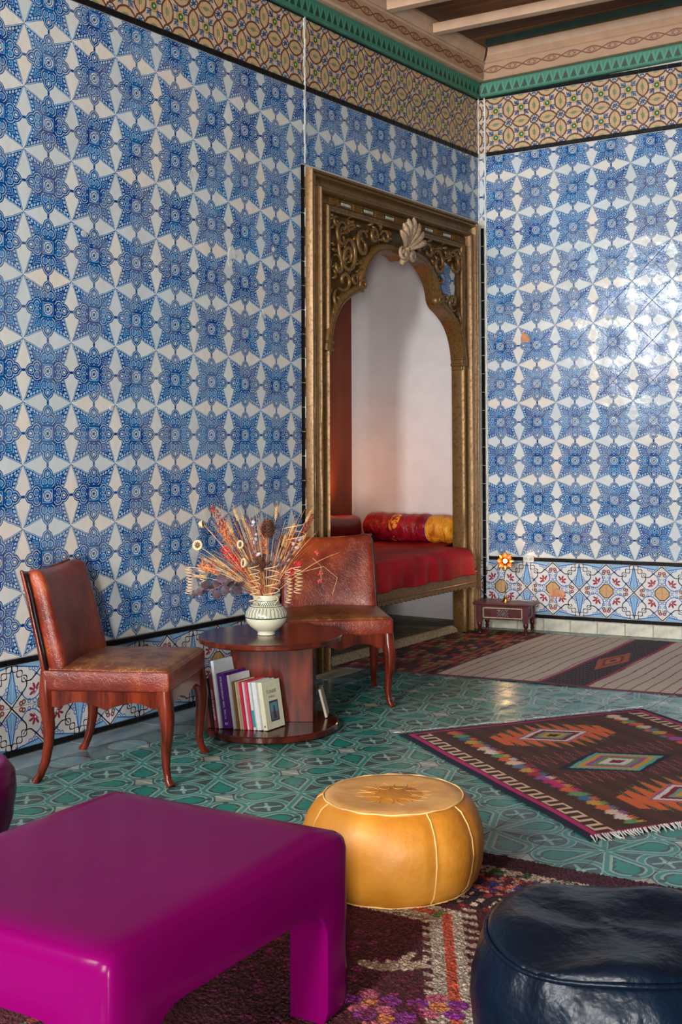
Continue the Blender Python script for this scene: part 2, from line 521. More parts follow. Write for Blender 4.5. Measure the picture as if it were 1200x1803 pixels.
def tile_mesh(name, poly, uvf, mat, gap=.0011, bev=.0022, h=.006, base=-.004):
    """a flat tile: shrunk outline, small bevel, face at height h ; uvf maps local xy to uv"""
    cx = sum(p[0] for p in poly)/len(poly); cy = sum(p[1] for p in poly)/len(poly)
    def shrink(d):
        o = []
        n = len(poly)
        for i in range(n):
            p0 = Vector(poly[i-1]); p1 = Vector(poly[i]); p2 = Vector(poly[(i+1) % n])
            e1 = (p1-p0); e2 = (p2-p1)
            if e1.length < 1e-7 or e2.length < 1e-7: o.append(p1); continue
            e1.normalize(); e2.normalize()
            n1 = Vector((-e1.y, e1.x)); n2 = Vector((-e2.y, e2.x))
            m = n1+n2
            if m.length < 1e-4: m = n1
            m = m/max(.35, m.length_squared)*2
            o.append(p1+m*d*.5*1.0)
        return o
    if sum(poly[i][0]*poly[(i+1) % len(poly)][1]-poly[(i+1) % len(poly)][0]*poly[i][1] for i in range(len(poly))) < 0: poly = poly[::-1]
    A = shrink(gap*2); B = shrink((gap+bev)*2); n = len(poly)
    vs = [(p[0], p[1], base) for p in A]+[(p[0], p[1], h-bev*.6) for p in A]+[(p[0], p[1], h) for p in B]
    fs = [(i, (i+1) % n, n+(i+1) % n, n+i) for i in range(n)]+[(n+i, n+(i+1) % n, 2*n+(i+1) % n, 2*n+i) for i in range(n)]+[tuple(range(2*n, 3*n))]
    me = bpy.data.meshes.new(name); me.from_pydata(vs, [], fs)
    uv = me.uv_layers.new(name='UVMap')
    co = [uvf(me.vertices[l.vertex_index].co.x, me.vertices[l.vertex_index].co.y) for l in me.loops]
    uv.data.foreach_set('uv', [c for p in co for c in p])
    me.materials.append(mat); me.update()
    return me

def place(name, me, parent, x, y, z=0.0, rot=0.0, jit=.004):
    o = bpy.data.objects.new(name, me); COL.objects.link(o); o.parent = parent
    o.location = (x, y, z+random.uniform(0, .0006))
    o.rotation_euler = (random.uniform(-jit, jit), random.uniform(-jit, jit), rot+random.uniform(-jit, jit)*.6)
    return o

H = CELL/2
star_me = tile_mesh('star_tile', [(0, -H), (H, 0), (0, H), (-H, 0)], lambda x, y: (x/CELL, y/CELL+.5), M['star'], bev=.0018)
def star_field(parent, side, s0, z0, regions):
    """regions: list of lists of half planes (a,b,c); tiles of the on-point star pattern, cut to fit"""
    for i in range(-30, 20):
        for j in range(-3, 14):
            for kind in (0, 1):
                cx, cy = (s0+i*CELL, z0+(j+.5)*CELL) if kind == 0 else (s0+(i+.5)*CELL, z0+j*CELL)
                dia = [(cx, cy-H), (cx+H, cy), (cx, cy+H), (cx-H, cy)]
                for reg in regions:
                    p = dia
                    for hp in reg:
                        p = clip(p, *hp)
                        if len(p) < 3: break
                    if len(p) < 3 or parea(p) < .00012: continue
                    if parea(p) > .9999*2*H*H:
                        place('star_tile', star_me, parent, cx, cy, 0, 0 if kind == 0 else PI/2)
                    else:
                        q = []
                        for a in p:
                            if not q or (abs(a[0]-q[-1][0])+abs(a[1]-q[-1][1])) > .0012: q.append(a)
                        if (abs(q[0][0]-q[-1][0])+abs(q[0][1]-q[-1][1])) < .0012: q.pop()
                        if len(q) < 3: continue
                        lp = [(a[0]-cx, a[1]-cy) for a in q]
                        f = (lambda x, y: (x/CELL, y/CELL+.5)) if kind == 0 else (lambda x, y: (x/CELL+.5, y/CELL))
                        me = tile_mesh('star_tile_cut', lp, f, M['star'], bev=.0012)
                        place('star_tile', me, parent, cx, cy, 0, 0, .003)

def liner_row(parent, s0, s1, zf, L, hgt, slope=0, name='liner_tile'):
    me = tile_mesh(name, [(-L/2, -hgt/2), (L/2, -hgt/2), (L/2, hgt/2), (-L/2, hgt/2)], lambda x, y: (x, y), M['black'], gap=.0012, bev=.003, h=.010)
    n = int(abs(s1-s0)/L); st = s0+L/2 if s1 > s0 else s0-L/2
    for i in range(n+1):
        s = st+(i*L if s1 > s0 else -i*L)
        if abs(s-s0) > abs(s1-s0)-L*.35: break
        o = place(name, me, parent, s, zf(s), 0, slope, .006)
def liner_col(parent, s, z0, z1, L, wid, name='liner_tile'):
    me = tile_mesh(name+'_upright', [(-wid/2, -L/2), (wid/2, -L/2), (wid/2, L/2), (-wid/2, L/2)], lambda x, y: (x, y), M['black'], gap=.002, bev=.003, h=.010)
    for i in range(int((z1-z0)/L)):
        place(name, me, parent, s, z0+L*(i+.5), 0, 0, .010)

def square_rows(parent, name, me_of, s0, s1, T, rows, zf, slope, rotf):
    n = int(abs(s1-s0)/T)+1; sg = 1 if s1 > s0 else -1
    for i in range(n):
        for j in range(rows):
            s = s0+sg*(i+.5)*T
            place(name, me_of, parent, s, zf(s)+(j+.5)*T if not isinstance(T, tuple) else 0, 0, rotf(i, j)+slope, .0035)

# ---------------------------------------------------------------- wall_left
wl = link('wall_left', None)
wlm = MB()
Z1 = 3.97; CY = -1.09; HW = .80
YE = -5.35
# backing with the niche opening (arch opening itself is cut in the carved frame)
wlm.box(YE, CY-.93, 0, Z1, -.06, 0).box(CY-.93, CY+.93, 2.72, Z1, -.06, 0).box(CY+.93, .0, 0, Z1, -.06, 0)
me = wlm.mesh('wall_left'); bpy.data.objects.remove(wl)
wl = link('wall_left', me, None, M['grout']); wl.matrix_world = ML; tag(wl, kind='structure')
BT = .400
FO = CY-.985-.034     # outer edge of the liner beside the frame
star_field(wl, 'L', .0378, .5308-CELL, [
    [(0, 1, -BT-.001), (-1, 0, FO), (1, 0, -(YE+.02)), (.018, -1, FT-.001)],
    [(0, 1, -2.838), (1, 0, -FO), (-1, 0, -.012), (.018, -1, FT-.001)]])
liner_row(wl, -.008, YE+.05, lambda s: zfr('L', s)+.016, .094, .030, .018)
# the frieze stops at the cornice, the top row is cut
TF = .187
fr_me = tile_mesh('frieze_tile', [(-TF/2, -TF/2), (TF/2, -TF/2), (TF/2, TF/2), (-TF/2, TF/2)], lambda x, y: (x/TF+.5, y/TF+.5), M['frieze'])
for i in range(int(-YE/TF)):
    for j in range(2):
        s = -.006-(i+.5)*TF
        place('frieze_tile', fr_me, wl, s, zfr('L', s)+.032+(j+.5)*TF, 0, .018, .003)
liner_row(wl, -.008, YE+.05, lambda s: zfr('L', s)+.032+2*TF+.015, .094, .028, .018)
# dado
liner_row(wl, CY-.99, YE+.05, lambda s: BT-.014, .187, .026)
TD = .184; dz = (BT-.028-.026)/2
def dado_me(nm, w, h): return tile_mesh(nm, [(-w/2, -h/2), (w/2, -h/2), (w/2, h/2), (-w/2, h/2)], lambda x, y: (x/w+.5, y/h+.5), M['dado'])
dd = dado_me('dado_tile', TD, dz)
def dado_rows(parent, s0, sgn, n, zb, h, me, phase, tilt=0):
    # tile quadrants: octagon corner alternates; me is w x h so only mirrored by object scale
    for i in range(n):
        for j in range(2):
            s = s0+sgn*(i+.5)*TD
            left = ((i+phase) % 2 == 0)
            o = place('dado_tile', me, parent, s, zb+(j+.5)*h, 0, 0, .003)
            o.scale = (1 if left else -1, 1 if j == 1 else -1, 1)
dado_rows(wl, CY-.99-.005, -1, int((-YE+CY-.99)/TD), .026, dz, dd, 1)
liner_row(wl, CY-.99, YE+.05, lambda s: .014, .12, .024)
liner_col(wl, FO+.018, .40, 2.84, .135, .026)
# expansion joint of white plaster over the frame's corner, and plaster repairs
jm = MB(); 
for k in range(16):
    z = 2.84+k*.054; jm.box(FO+.030+.004*sin(k*1.7), FO+.043+.004*sin(k*2.3), z, z+.056, -.002, .0105)
jm.obj('plaster_joint', M['white_paint'], wl)
def blob(parent, name, s, z, r, mat, n=11, h=.010, elong=1.0, rot=0):
    P = []
    for k in range(n):
        a = 2*PI*k/n; rr = r*random.uniform(.55, 1.2)
        x, y = rr*cos(a)*elong, rr*sin(a)
        P.append((s+x*cos(rot)-y*sin(rot), z+x*sin(rot)+y*cos(rot)))
    MB().prism(P, -.001, h).obj(name, mat, parent)
M['repair'] = simple('repair_plaster', (.48, .50, .48), .9, 30)
M['bisque'] = simple('bare_terracotta', (.55, .25, .13), .9, 30)
for (s, z, r) in ((-2.70, 2.25, .040), (-2.72, 2.20, .025), (-2.45, 1.96, .022), (-3.02, 2.60, .018), (-3.55, 1.44, .013), (-2.36, 2.32, .014), (-3.72, 2.2, .016)):
    blob(wl, 'plaster_repair', s, z, r, M['repair'], h=.0085)

# ---------------------------------------------------------------- wall_back (the wall on the right of the picture)
UE = 3.2
m = MB().box(.0, UE, 0, Z1, -.06, 0)
wr = link('wall_back', m.mesh('wall_back'), None, M['grout']); wr.matrix_world = MR; tag(wr, kind='structure')
RS = .062        # the main field starts behind a narrow strip of cut tiles
BR = .497
star_field(wr, 'R', .1559, .6303-CELL, [
    [(0, 1, -BR), (1, 0, -RS), (-1, 0, UE), (.032, -1, FT-.001)],
    [(0, 1, -2.84), (1, 0, -.010), (-1, 0, RS-.010), (.032, -1, FT-.001)]])
liner_row(wr, RS, UE-.05, lambda s: zfr('R', s)+.016, .094, .030, .032)
for i in range(int((UE-RS)/TF)):
    for j in range(2):
        s = RS-.02+(i+.5)*TF
        if i == 0:
            mm = tile_mesh('frieze_tile_cut', [(-.0735, -TF/2), (TF/2, -TF/2), (TF/2, TF/2), (-.0735, TF/2)], lambda x, y: (x/TF+.5, y/TF+.5), M['frieze'])
            place('frieze_tile', mm, wr, s, zfr('R', s)+.030+(j+.5)*TF, 0, .032, .002)
        else: place('frieze_tile', fr_me, wr, s, zfr('R', s)+.030+(j+.5)*TF, 0, .032, .003)
mm = tile_mesh('frieze_tile_sliver', [(-.020, -TF/2), (.020, -TF/2), (.020, TF/2), (-.020, TF/2)], lambda x, y: (x/TF+.2, y/TF+.5), M['frieze'])
for j in range(2): place('frieze_tile', mm, wr, .032, FT+.03+(j+.5)*TF, 0, 0, .002)
liner_row(wr, .012, UE-.05, lambda s: zfr('R', s)+.030+2*TF+.016, .094, .030, .032)
jm = MB()
for k in range(60):
    z = .40+k*.055; a = .0025*sin(k*1.9); jm.box(RS-.012+a, RS-.002+a, z, z+.057, -.002, .0115)
for k in range(24):
    z = 2.82+k*.042; a = .002*sin(k*2.9); jm.box(.002, .011+a, z, z+.044, -.002, .0125)
jm.obj('plaster_joint', M['white_paint'], wr)
liner_col(wr, .030, .10, 2.83, .128, .026)
liner_row(wr, RS, UE-.05, lambda s: BR-.015, .187, .027)
hd = (BR-.030-.112)/2; ddr = dado_me('dado_tile_back', TD, hd)
dado_rows(wr, .336-2*TD+.0, 1, int((UE-.2)/TD), .112, hd, ddr, 1)
liner_row(wr, RS, UE-.05, lambda s: .097, .187, .026)
bt = tile_mesh('base_tile', [(-.092, -.041), (.092, -.041), (.092, .041), (-.092, .041)], lambda x, y: (x, y), M['cream_tile'], h=.012, bev=.003)
for i in range(int((UE-RS)/.186)): place('base_tile', bt, wr, RS+.02+(i+.5)*.186, .041, 0, 0, .006)
blob(wr, 'bare_patch', .335, 2.0, .033, M['bisque'], 8, .0075, 1.6, -.8)
blob(wr, 'bare_patch', .545, .262, .040, M['bisque'], 8, .0075, 1.5, .0)
blob(wr, 'bare_patch', .515, .21, .018, M['bisque'], 7, .0075, .8, .0)
for (s, z, r) in ((.92, 2.115, .022), (.60, 2.20, .008), (.70, 2.31, .008), (.12, 2.02, .010)): blob(wr, 'bare_patch', s, z, r, M['repair'] if r > .01 else M['bisque'], 8, .0075)
# small wall socket let into the black line
sk = empty('wall_socket'); sk.matrix_world = MR @ Matrix.Translation((.352, .484, 0)); tag(sk, 'small white double wall socket set in the black tile line beside the brass lamp', 'socket')
MB().box(-.038, .038, -.022, .022, -.002, .018).obj('face_plate', M['white_paint'], sk, bevel=.004)
for dx in (-.018, .018): MB().lathe([(0, 0), (.011, 0), (.011, .003), (.007, .003), (.006, .001), (0, .001)], 14).obj('socket_hole', M['cement'], sk, loc=(dx, 0, .0175))

# ---------------------------------------------------------------- cornice (two members on each wall) and ceiling
def cornice_mat(name, base, ink, kind):
    g = Graph(name)
    u, v, _ = g.xy(g.uv())          # u in metres along, v 0..1 up
    n = g.noise(g.pos(), 7, 3)
    if kind == 'tree':
        x = ((u*17).fract()-.5).abs()          # 0 at the tree axis
        saw = ((v*7).fract())*.10
        tree = ((.46-(v-.1)*.62)+saw*.8-.07 > x)*(v > .18)*(v < .86)
        arc = ((v-.35)*.75+.10 > x)*0
        rib = ((x-(.5-(v-.12)*.42)).abs() < .055)*(v > .12)*(v < .90)
        trunk = (x < .05)*(v < .2)*(v > .10)
        col = g.mix(tree.max(trunk), g.mix(n, base, tuple(c*1.25 for c in base)), ink)
        col = g.mix(rib, col, tuple(c*1.9 for c in base))
    else:
        x = (u*7.0); f = x.fract()-.5
        wv = (x*PI).sin()*.22
        l1 = ((v-.52-wv).abs() < .05); l2 = ((v-.52+wv).abs() < .05)
        leaf = ((f*f*3.2+(v-.52)*(v-.52)*7).sqrt() < .42)*((f.abs()*11+(v-.52).abs()*7).fract() > .35)
        berry = circ(f, v, 0.0, .52) < .09
        col = g.mix(n, base, tuple(c*1.15 for c in base))
        col = g.mix(l1.max(l2).max(leaf)*(v > .22)*(v < .84), col, ink)
        col = g.mix(berry, col, base)
    ch = g.noise(g.pos(), 14, 5, .65); col = g.mix(ch > .70, col, tuple(c*.35 for c in base))
    return g.out(col, .55, n, .1)
M['green_l'] = cornice_mat('stencilled_green', (.027, .145, .088), (.004, .034, .024), 'tree')
M['brown_l'] = cornice_mat('stencilled_brown', (.36, .215, .125), (.17, .050, .022), 'scroll')
M['pink'] = simple('dusty_pink_paint', (.50, .315, .205), .5, 8, .12, .15)

def sweep(parent_M, name, prof, s0, s1, slope, mats, z_shift=lambda s: 0, miter=(0, 0)):
    """prof = list of (w,z) bottom to top; mats = material per segment; one mesh with uv (metres, 0..1 per segment)"""
    vs = []; fs = []; uvs = []; mi = []
    for k in range(len(prof)-1):
        (w0, z0), (w1, z1) = prof[k], prof[k+1]
        b = len(vs)
        for s, mt in ((s0, miter[0]), (s1, miter[1])):
            for w, z in ((w0, z0), (w1, z1)):
                ss = s+mt*w; vs.append((ss, z+z_shift(ss), w))
        fs.append((b, b+2, b+3, b+1)); mi.append(mats[k])
        uvs.append([(s0, 0), (s1, 0), (s1, 1), (s0, 1)])
    me = bpy.data.meshes.new(name); me.from_pydata(vs, [], fs)
    uv = me.uv_layers.new(name='UVMap')
    for f, U in zip(me.polygons, uvs):
        for li, c in zip(f.loop_indices, U): uv.data[li].uv = c
    um = list(dict.fromkeys(mats))
    for x in um: me.materials.append(M[x])
    for f, x in zip(me.polygons, mi): f.material_index = um.index(x)
    me.update()
    o = link(name, me); o.matrix_world = parent_M; return o
GZ = 3.700
def shL(s): return .018*s
def shR(s): return .055*s
gp = [(-.05, GZ), (.03, GZ), (.036, GZ+.008), (.045, GZ+.092), (.05, GZ+.097), (.02, GZ+.10)]
gm = ['green_d', 'green_d', 'green_l', 'green_d', 'green_d']
M['rail_d'] = simple('dark_green_paint', (.010, .035, .025), .5, 9)
M['green_d'] = simple('green_paint', (.035, .15, .095), .5, 9)
fp = [(.0, GZ+.101), (.080, GZ+.101), (.092, GZ+.112), (.098, GZ+.205), (.112, GZ+.212), (.106, GZ+.222), (.118, GZ+.232), (.135, GZ+.250), (.150, GZ+.285), (.150, GZ+.30), (.10, GZ+.34)]
fm = ['pink', 'pink', 'brown_l', 'pink', 'pink', 'pink', 'pink', 'pink', 'pink', 'pink']
t1 = sweep(ML, 'trim_1', gp, 0, YE, 0, gm, shL, (-1, 0)); t2 = sweep(MR, 'trim_2', gp, 0, UE, 0, gm, shR, (1.0, 0))
t3 = sweep(ML, 'trim_3', fp, 0, YE, 0, fm, shL, (-1.08, 0)); t4 = sweep(MR, 'trim_4', fp, 0, UE, 0, fm, shR, (.88, 0))
for t in (t1, t2, t3, t4): tag(t, kind='structure')
g = Graph('ceiling_boards'); p = g.map(g.pos(), scale=(.6, 7, 1)); n = g.noise(p, 2.2, 5, .6, .6)
M['ceil'] = g.out(g.mix(g.smooth(n, .3, .75), (.16, .052, .014), (.38, .145, .040)), .6, n, .2, .01)
cl = link('ceiling', MB().box(-.3, 5.6, -9.0, 1.0, 4.176, 4.25).mesh('ceiling'), None, M['ceil']); tag(cl, kind='structure')
# boards are visible between the battens
for k in range(16):
    y = .55-k*.34
    for (x0, x1) in ((-.2, 2.6), (2.62, 5.4)):
        MB().box(x0, x1, y-.166, y+.166, 4.150+.004*((k*7) % 3), 4.178).obj('ceiling_board', M['ceil'], cl, bevel=.003)
dirx = Vector((cos(ANG), sin(ANG), 0))
for k in range(9):
    y0 = -.863-k*.552
    bm_ = MB().box(0, 5.2, -.032, .032, -.062, 0.0)
    b = bm_.obj('batten', M['pink'], cl, bevel=.004)
    b.location = (.148, y0, 3.950+.04*(y0+.863)); b.rotation_euler = (0, -.034, ANG)
MB().box(0, 3.2, -.012, .012, 0, .045).obj('dark_rail', M['rail_d'], cl).matrix_world = MR @ Matrix.Translation((.13, 4.012, .172)) @ Matrix.Rotation(.055, 4, 'Z') @ Matrix.Rotation(-PI/2, 4, 'X')

# ---------------------------------------------------------------- floor
fl_ = link('floor', MB().box(-.3, 5.6, -9.0, .9, -.06, -.0016).mesh('floor'), None, M['cement']); tag(fl_, kind='structure')
TFL = .1961; FX, FY = .9086, -3.8848
ft = tile_mesh('floor_tile', [(-TFL/2, -TFL/2), (TFL/2, -TFL/2), (TFL/2, TFL/2), (-TFL/2, TFL/2)], lambda x, y: (x/TFL+.5, y/TFL+.5), M['floor'], gap=.0013, bev=.0012, h=.002, base=-.006)
camp = Vector((3.9093, -7.4187))
cells = []
for i in range(-3, 22):
    for j in range(-25, 22):
        x = FX+(i+.5)*TFL; y = FY+(j+.5)*TFL
        if x < .32 or y > .0+x*.12-.02 or y < -8.6 or x > 5.4: continue
        rot = {(0, 0): 0, (1, 0): PI/2, (1, 1): PI, (0, 1): -PI/2}[(i % 2, j % 2)]
        d = Vector((x, y))-camp
        ang = math.atan2(-d.x, d.y)-YAW
        vis = abs(ang) < .33 and d.y > 1.2
        hid = (x > 0 and y > -1.55+.1*x and x < 2.1) or (y < -4.25 and x > 1.2)
        cells.append(((0 if vis and not hid else 1, d.length), x, y, rot))
cells.sort(key=lambda c: c[0])
rest_v = []; 
for k, (key, x, y, rot) in enumerate(cells):
    if k < 300: place('floor_tile', ft, fl_, x, y, -.0022, rot, .0022)
    else: rest_v.append((x, y, rot))
vs = []; fs = []; uvs = []
for x, y, rot in rest_v:
    c, s_ = cos(rot), sin(rot); b = len(vs)
    for p in ft.vertices: vs.append((x+p.co.x*c-p.co.y*s_, y+p.co.x*s_+p.co.y*c, p.co.z-.002))
    for f in ft.polygons: fs.append(tuple(b+q for q in f.vertices))
base_uv = [tuple(d.uv) for d in ft.uv_layers[0].data]
me = bpy.data.meshes.new('floor_tiles'); me.from_pydata(vs, [], fs); uv = me.uv_layers.new(name='UVMap')
uv.data.foreach_set('uv', [c for _ in rest_v for q in base_uv for c in q]); me.materials.append(M['floor'])
link('floor_tiles', me, fl_)['kind'] = 'stuff'
# border strips along the left wall: marble slabs and a band of darker tiles
g = Graph('dark_border_tile'); n = g.noise(g.pos(), 9, 3); el = ((S(g, g.xy(g.map(g.pos(), scale=(1, 3.1, 1)))[1].v)).fract()-.5)
xx, yy, _ = g.xy(g.pos()); q = (((xx-.262)*11)*((xx-.262)*11)+el*el*9).sqrt()
col = g.mix(n, (.05, .10, .11), (.09, .17, .17)); col = g.mix(q < .9, col, (.13, .22, .23)); col = g.mix((q-.9).abs() < .08, col, (.05, .07, .07))
M['border'] = g.out(col, .22, n, .1)
for k in range(12):
    y1 = -2.12-k*.42; 
    if y1-.415 < YE: break
    MB().box(.012, .172, y1-.417, y1, -.01, .001).obj('marble_slab', M['marble'], fl_, bevel=.0015)
for k in range(18):
    y1 = -1.72-k*.196
    MB().box(.178, .3168, y1-.1945, y1, -.01, .0012).obj('border_tile', M['border'], fl_, bevel=.0012)
MB().box(.012, .18, -2.12, -1.80, -.01, .003).obj('marble_slab', M['stone'], fl_, bevel=.002)

# ---------------------------------------------------------------- niche room
def niche_wall(name, pts, mat, z0=-.02, z1=3.0, th=.08):
    MBm = MB(); n = len(pts)
    inner = [(x, y, z) for z in (z0, z1) for x, y in pts]
    MBm.add(inner, [(i, i+1, n+i+1, n+i) for i in range(n-1)])
    o = link(name, MBm.mesh(name), None, mat); o.data.shade_smooth(); tag(o, kind='structure'); 
    md = o.modifiers.new('solid', 'SOLIDIFY'); md.thickness = th; md.offset = 1
    return o
ND = -1.0
arc = [(ND+.10-.10*cos(a), -.02-.10+.10*sin(a)) for a in np.linspace(0, PI/2, 9)]
niche_wall('wall_niche_back', [(ND, -2.25), (ND, -1.2), (ND, -.5)]+arc[:1], M['plaster_warm_shade'])
niche_wall('wall_niche_side', arc+[(ND+.3, -.02), (-.2, -.02), (-.0, -.02)], M['plaster'])
niche_wall('wall_niche_near', [(-.06, -2.25), (-.6, -2.25), (ND, -2.25)], M['plaster'])
o = link('ceiling_niche', MB().box(ND-.05, -.01, -2.3, .02, 2.98, 3.05).mesh('ceiling_niche'), None, M['plaster']); tag(o, kind='structure')
o = link('floor_niche', MB().box(ND-.05, -.035, -1.93, -.01, -.02, .035).mesh('floor_niche'), None, M['stone']); tag(o, kind='structure')
bv = o.modifiers.new('b', 'BEVEL'); bv.width = .008
# ================================================================ carved gilded frame round the niche
fr = empty('carved_door_frame'); fr.matrix_world = ML
tag(fr, 'tall carved and gilded wooden door frame with a lobed arch around the sleeping niche', 'door frame')
OW, TZ = .985, 2.812
prof = [(0, .0), (0, .046), (.006, .056), (.016, .056), (.021, .040), (.025, .040), (.030, .052), (.038, .054), (.043, .034), (.048, .024), (.058, .014), (.074, .010), (.084, .018),
        (.087, .042), (.093, .054), (.103, .055), (.109, .046), (.112, .024), (.118, .004), (.122, .004)]
prof_in = [(.120, .0), (.120, .012), (.124, .016), (.166, .016), (.168, .006), (.172, .006), (.174, .034), (.182, .044), (.192, .038), (.196, .016), (.196, -.055)]
def frame_piece(name, prof, which, mat, z_top=TZ, bot=0.0):
    m = MB(); n = len(prof)
    def P(c, t, w):   # corner c: 0 bottom-left,1 top-left,2 top-right,3 bottom-right
        x = CY + (-(OW-t) if c in (0, 1) else (OW-t)); z = bot if c in (0, 3) else z_top-t*1.0
        return (x, z, w)
    a, b = {'L': (0, 1), 'T': (1, 2), 'R': (2, 3)}[which]
    K = 14
    vs = []
    for i in range(K+1):
        f = i/K
        for t, w in prof:
            p, q = Vector(P(a, t, w)), Vector(P(b, t, w)); v = p.lerp(q, f)
            v.z += random.uniform(-.0008, .0008); vs.append(tuple(v))
    fs = [(i*n+k, (i+1)*n+k, (i+1)*n+k+1, i*n+k+1) for i in range(K) for k in range(n-1)]
    m.add(vs, fs)
    o = m.obj(name, mat, fr, auto=50); return o
for which, nm in (('L', 'jamb'), ('T', 'lintel'), ('R', 'jamb')):
    frame_piece(nm, prof, which, M['gilt']); 
    frame_piece('inner_moulding', prof_in, which, M['gilt'])
# pale worn plaster edge down the outer left side
m = MB()
for k in range(50): z = .02+k*.056; m.box(CY-OW-.004, CY-OW+.001, z, z+.050+.006*(k % 3), .0, .008+.004*sin(k*1.3))
m.obj('plaster_edge', M['white_paint'], fr)

# lobed arch curve (left half, measured from the middle line)
HALF = [(-.785, 1.80), (-.775, 1.87), (-.752, 1.95), (-.716, 2.02), (-.650, 2.09), (-.560, 2.140), (-.485, 2.170), (-.452, 2.200), (-.440, 2.225), (-.432, 2.262),
        (-.408, 2.315), (-.370, 2.360), (-.315, 2.405), (-.255, 2.435), (-.180, 2.452), (-.110, 2.453), (-.050, 2.443), (0, 2.420)]
def smoothc(P, n=2):
    for _ in range(n):
        Q = [P[0]]
        for a, b in zip(P, P[1:]): Q += [(a[0]*.75+b[0]*.25, a[1]*.75+b[1]*.25), (a[0]*.25+b[0]*.75, a[1]*.25+b[1]*.75)]
        Q.append(P[-1]); P = Q
    return P
HALF = smoothc(HALF[:9], 1)+smoothc(HALF[9:], 1)
ARCH = HALF + [(-x, z) for x, z in HALF[::-1][1:]]
ARCH = [(CY+x, z) for x, z in ARCH]
def normals(P):
    N = []
    for i in range(len(P)):
        a = Vector(P[max(0, i-1)]); b = Vector(P[min(len(P)-1, i+1)]); t = (b-a).normalized(); N.append(Vector((-t.y, t.x)))
    return N
NA = normals(ARCH)
sec = [(.052, .012), (.050, .036), (.040, .050), (.026, .054), (.016, .046), (.010, .050), (.0, .044), (.0, -.055), (.052, -.055)]
m = MB(); vs = []
for p, nn in zip(ARCH, NA):
    for d, w in sec: vs.append((p[0]+nn.x*d, p[1]+nn.y*d, w))
ns = len(sec); fs = [(i*ns+k, (i+1)*ns+k, (i+1)*ns+(k+1) % ns, i*ns+(k+1) % ns) for i in range(len(ARCH)-1) for k in range(ns)]
m.add(vs, fs).obj('arch_moulding', M['gilt'], fr, auto=45)
# spandrel panel behind the carving: blue tiles show through it
SPZ = TZ-.19
def spandrel(name, pts, uvm, mat, w0, w1):
    n = len(pts); vs = [(x, z, w0) for x, z in pts]+[(x, z, w1) for x, z in pts]
    me = bpy.data.meshes.new(name); me.from_pydata(vs, [], [tuple(range(n, 2*n))]+[(i, (i+1) % n, n+(i+1) % n, n+i) for i in range(n)])
    uv = me.uv_layers.new(name='UVMap')
    for l in me.loops:
        c = me.vertices[l.vertex_index].co; uv.data[l.index].uv = ((c.x-.0378)/CELL, (c.y-.5308)/CELL)
    me.materials.append(mat); bm = bmesh.new(); bm.from_mesh(me); bmesh.ops.recalc_face_normals(bm, faces=bm.faces); bm.to_mesh(me); bm.free()
    return link(name, me, fr)
mid = len(ARCH)//2
offp = [(max(CY-HW-.059, min(CY+HW+.059, p[0]+n_.x*.03)), p[1]+n_.y*.03) for p, n_ in zip(ARCH, NA)]
for side in (-1, 1):
    seq = offp[:mid+1] if side < 0 else offp[mid:]
    m = MB()
    e = (CY+side*(HW+.06), 1.80)
    seq = ([e]+seq) if side < 0 else (seq+[e])
    for p, q in zip(seq, seq[1:]):
        m.add([(p[0], p[1], -.022), (q[0], q[1], -.022), (q[0], SPZ, -.022), (p[0], SPZ, -.022)], [(0, 1, 2, 3)])
        m.add([(p[0], p[1], -.022), (q[0], q[1], -.022), (q[0], q[1], -.055), (p[0], p[1], -.055)], [(0, 1, 2, 3)])
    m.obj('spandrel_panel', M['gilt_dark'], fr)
spandrel('tile_behind_break', [(CY+.555, 2.44), (CY+.60, 2.50), (CY+.70, 2.47), (CY+.765, 2.44), (CY+.765, 2.24), (CY+.70, 2.23), (CY+.62, 2.28), (CY+.57, 2.34)], None, M['star'], -.024, -.014)
# capitals and short columns on the jambs, roll beside the spandrel
for sx in (-1, 1):
    x = CY+sx*(HW-.005)
    MB().box(x-.035, x+.035, 1.845, 1.862, -.05, .048).box(x-.028, x+.028, 1.82, 1.846, -.05, .040).box(x-.034, x+.034, 1.802, 1.82, -.05, .046).box(x-.022, x+.022, 1.775, 1.802, -.05, .034).obj('capital', M['gilt'], fr, bevel=.004)
    MB().tube([(x-sx*.004, 1.86, .026), (x-sx*.004, SPZ, .026)], .017, 10).obj('column', M['gilt'], fr, auto=60)
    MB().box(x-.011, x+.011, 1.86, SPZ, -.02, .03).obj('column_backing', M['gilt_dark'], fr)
MB().box(CY-HW, CY+HW, SPZ-.018, SPZ+.006, -.02, .034).obj('rail', M['gilt'], fr, bevel=.005)
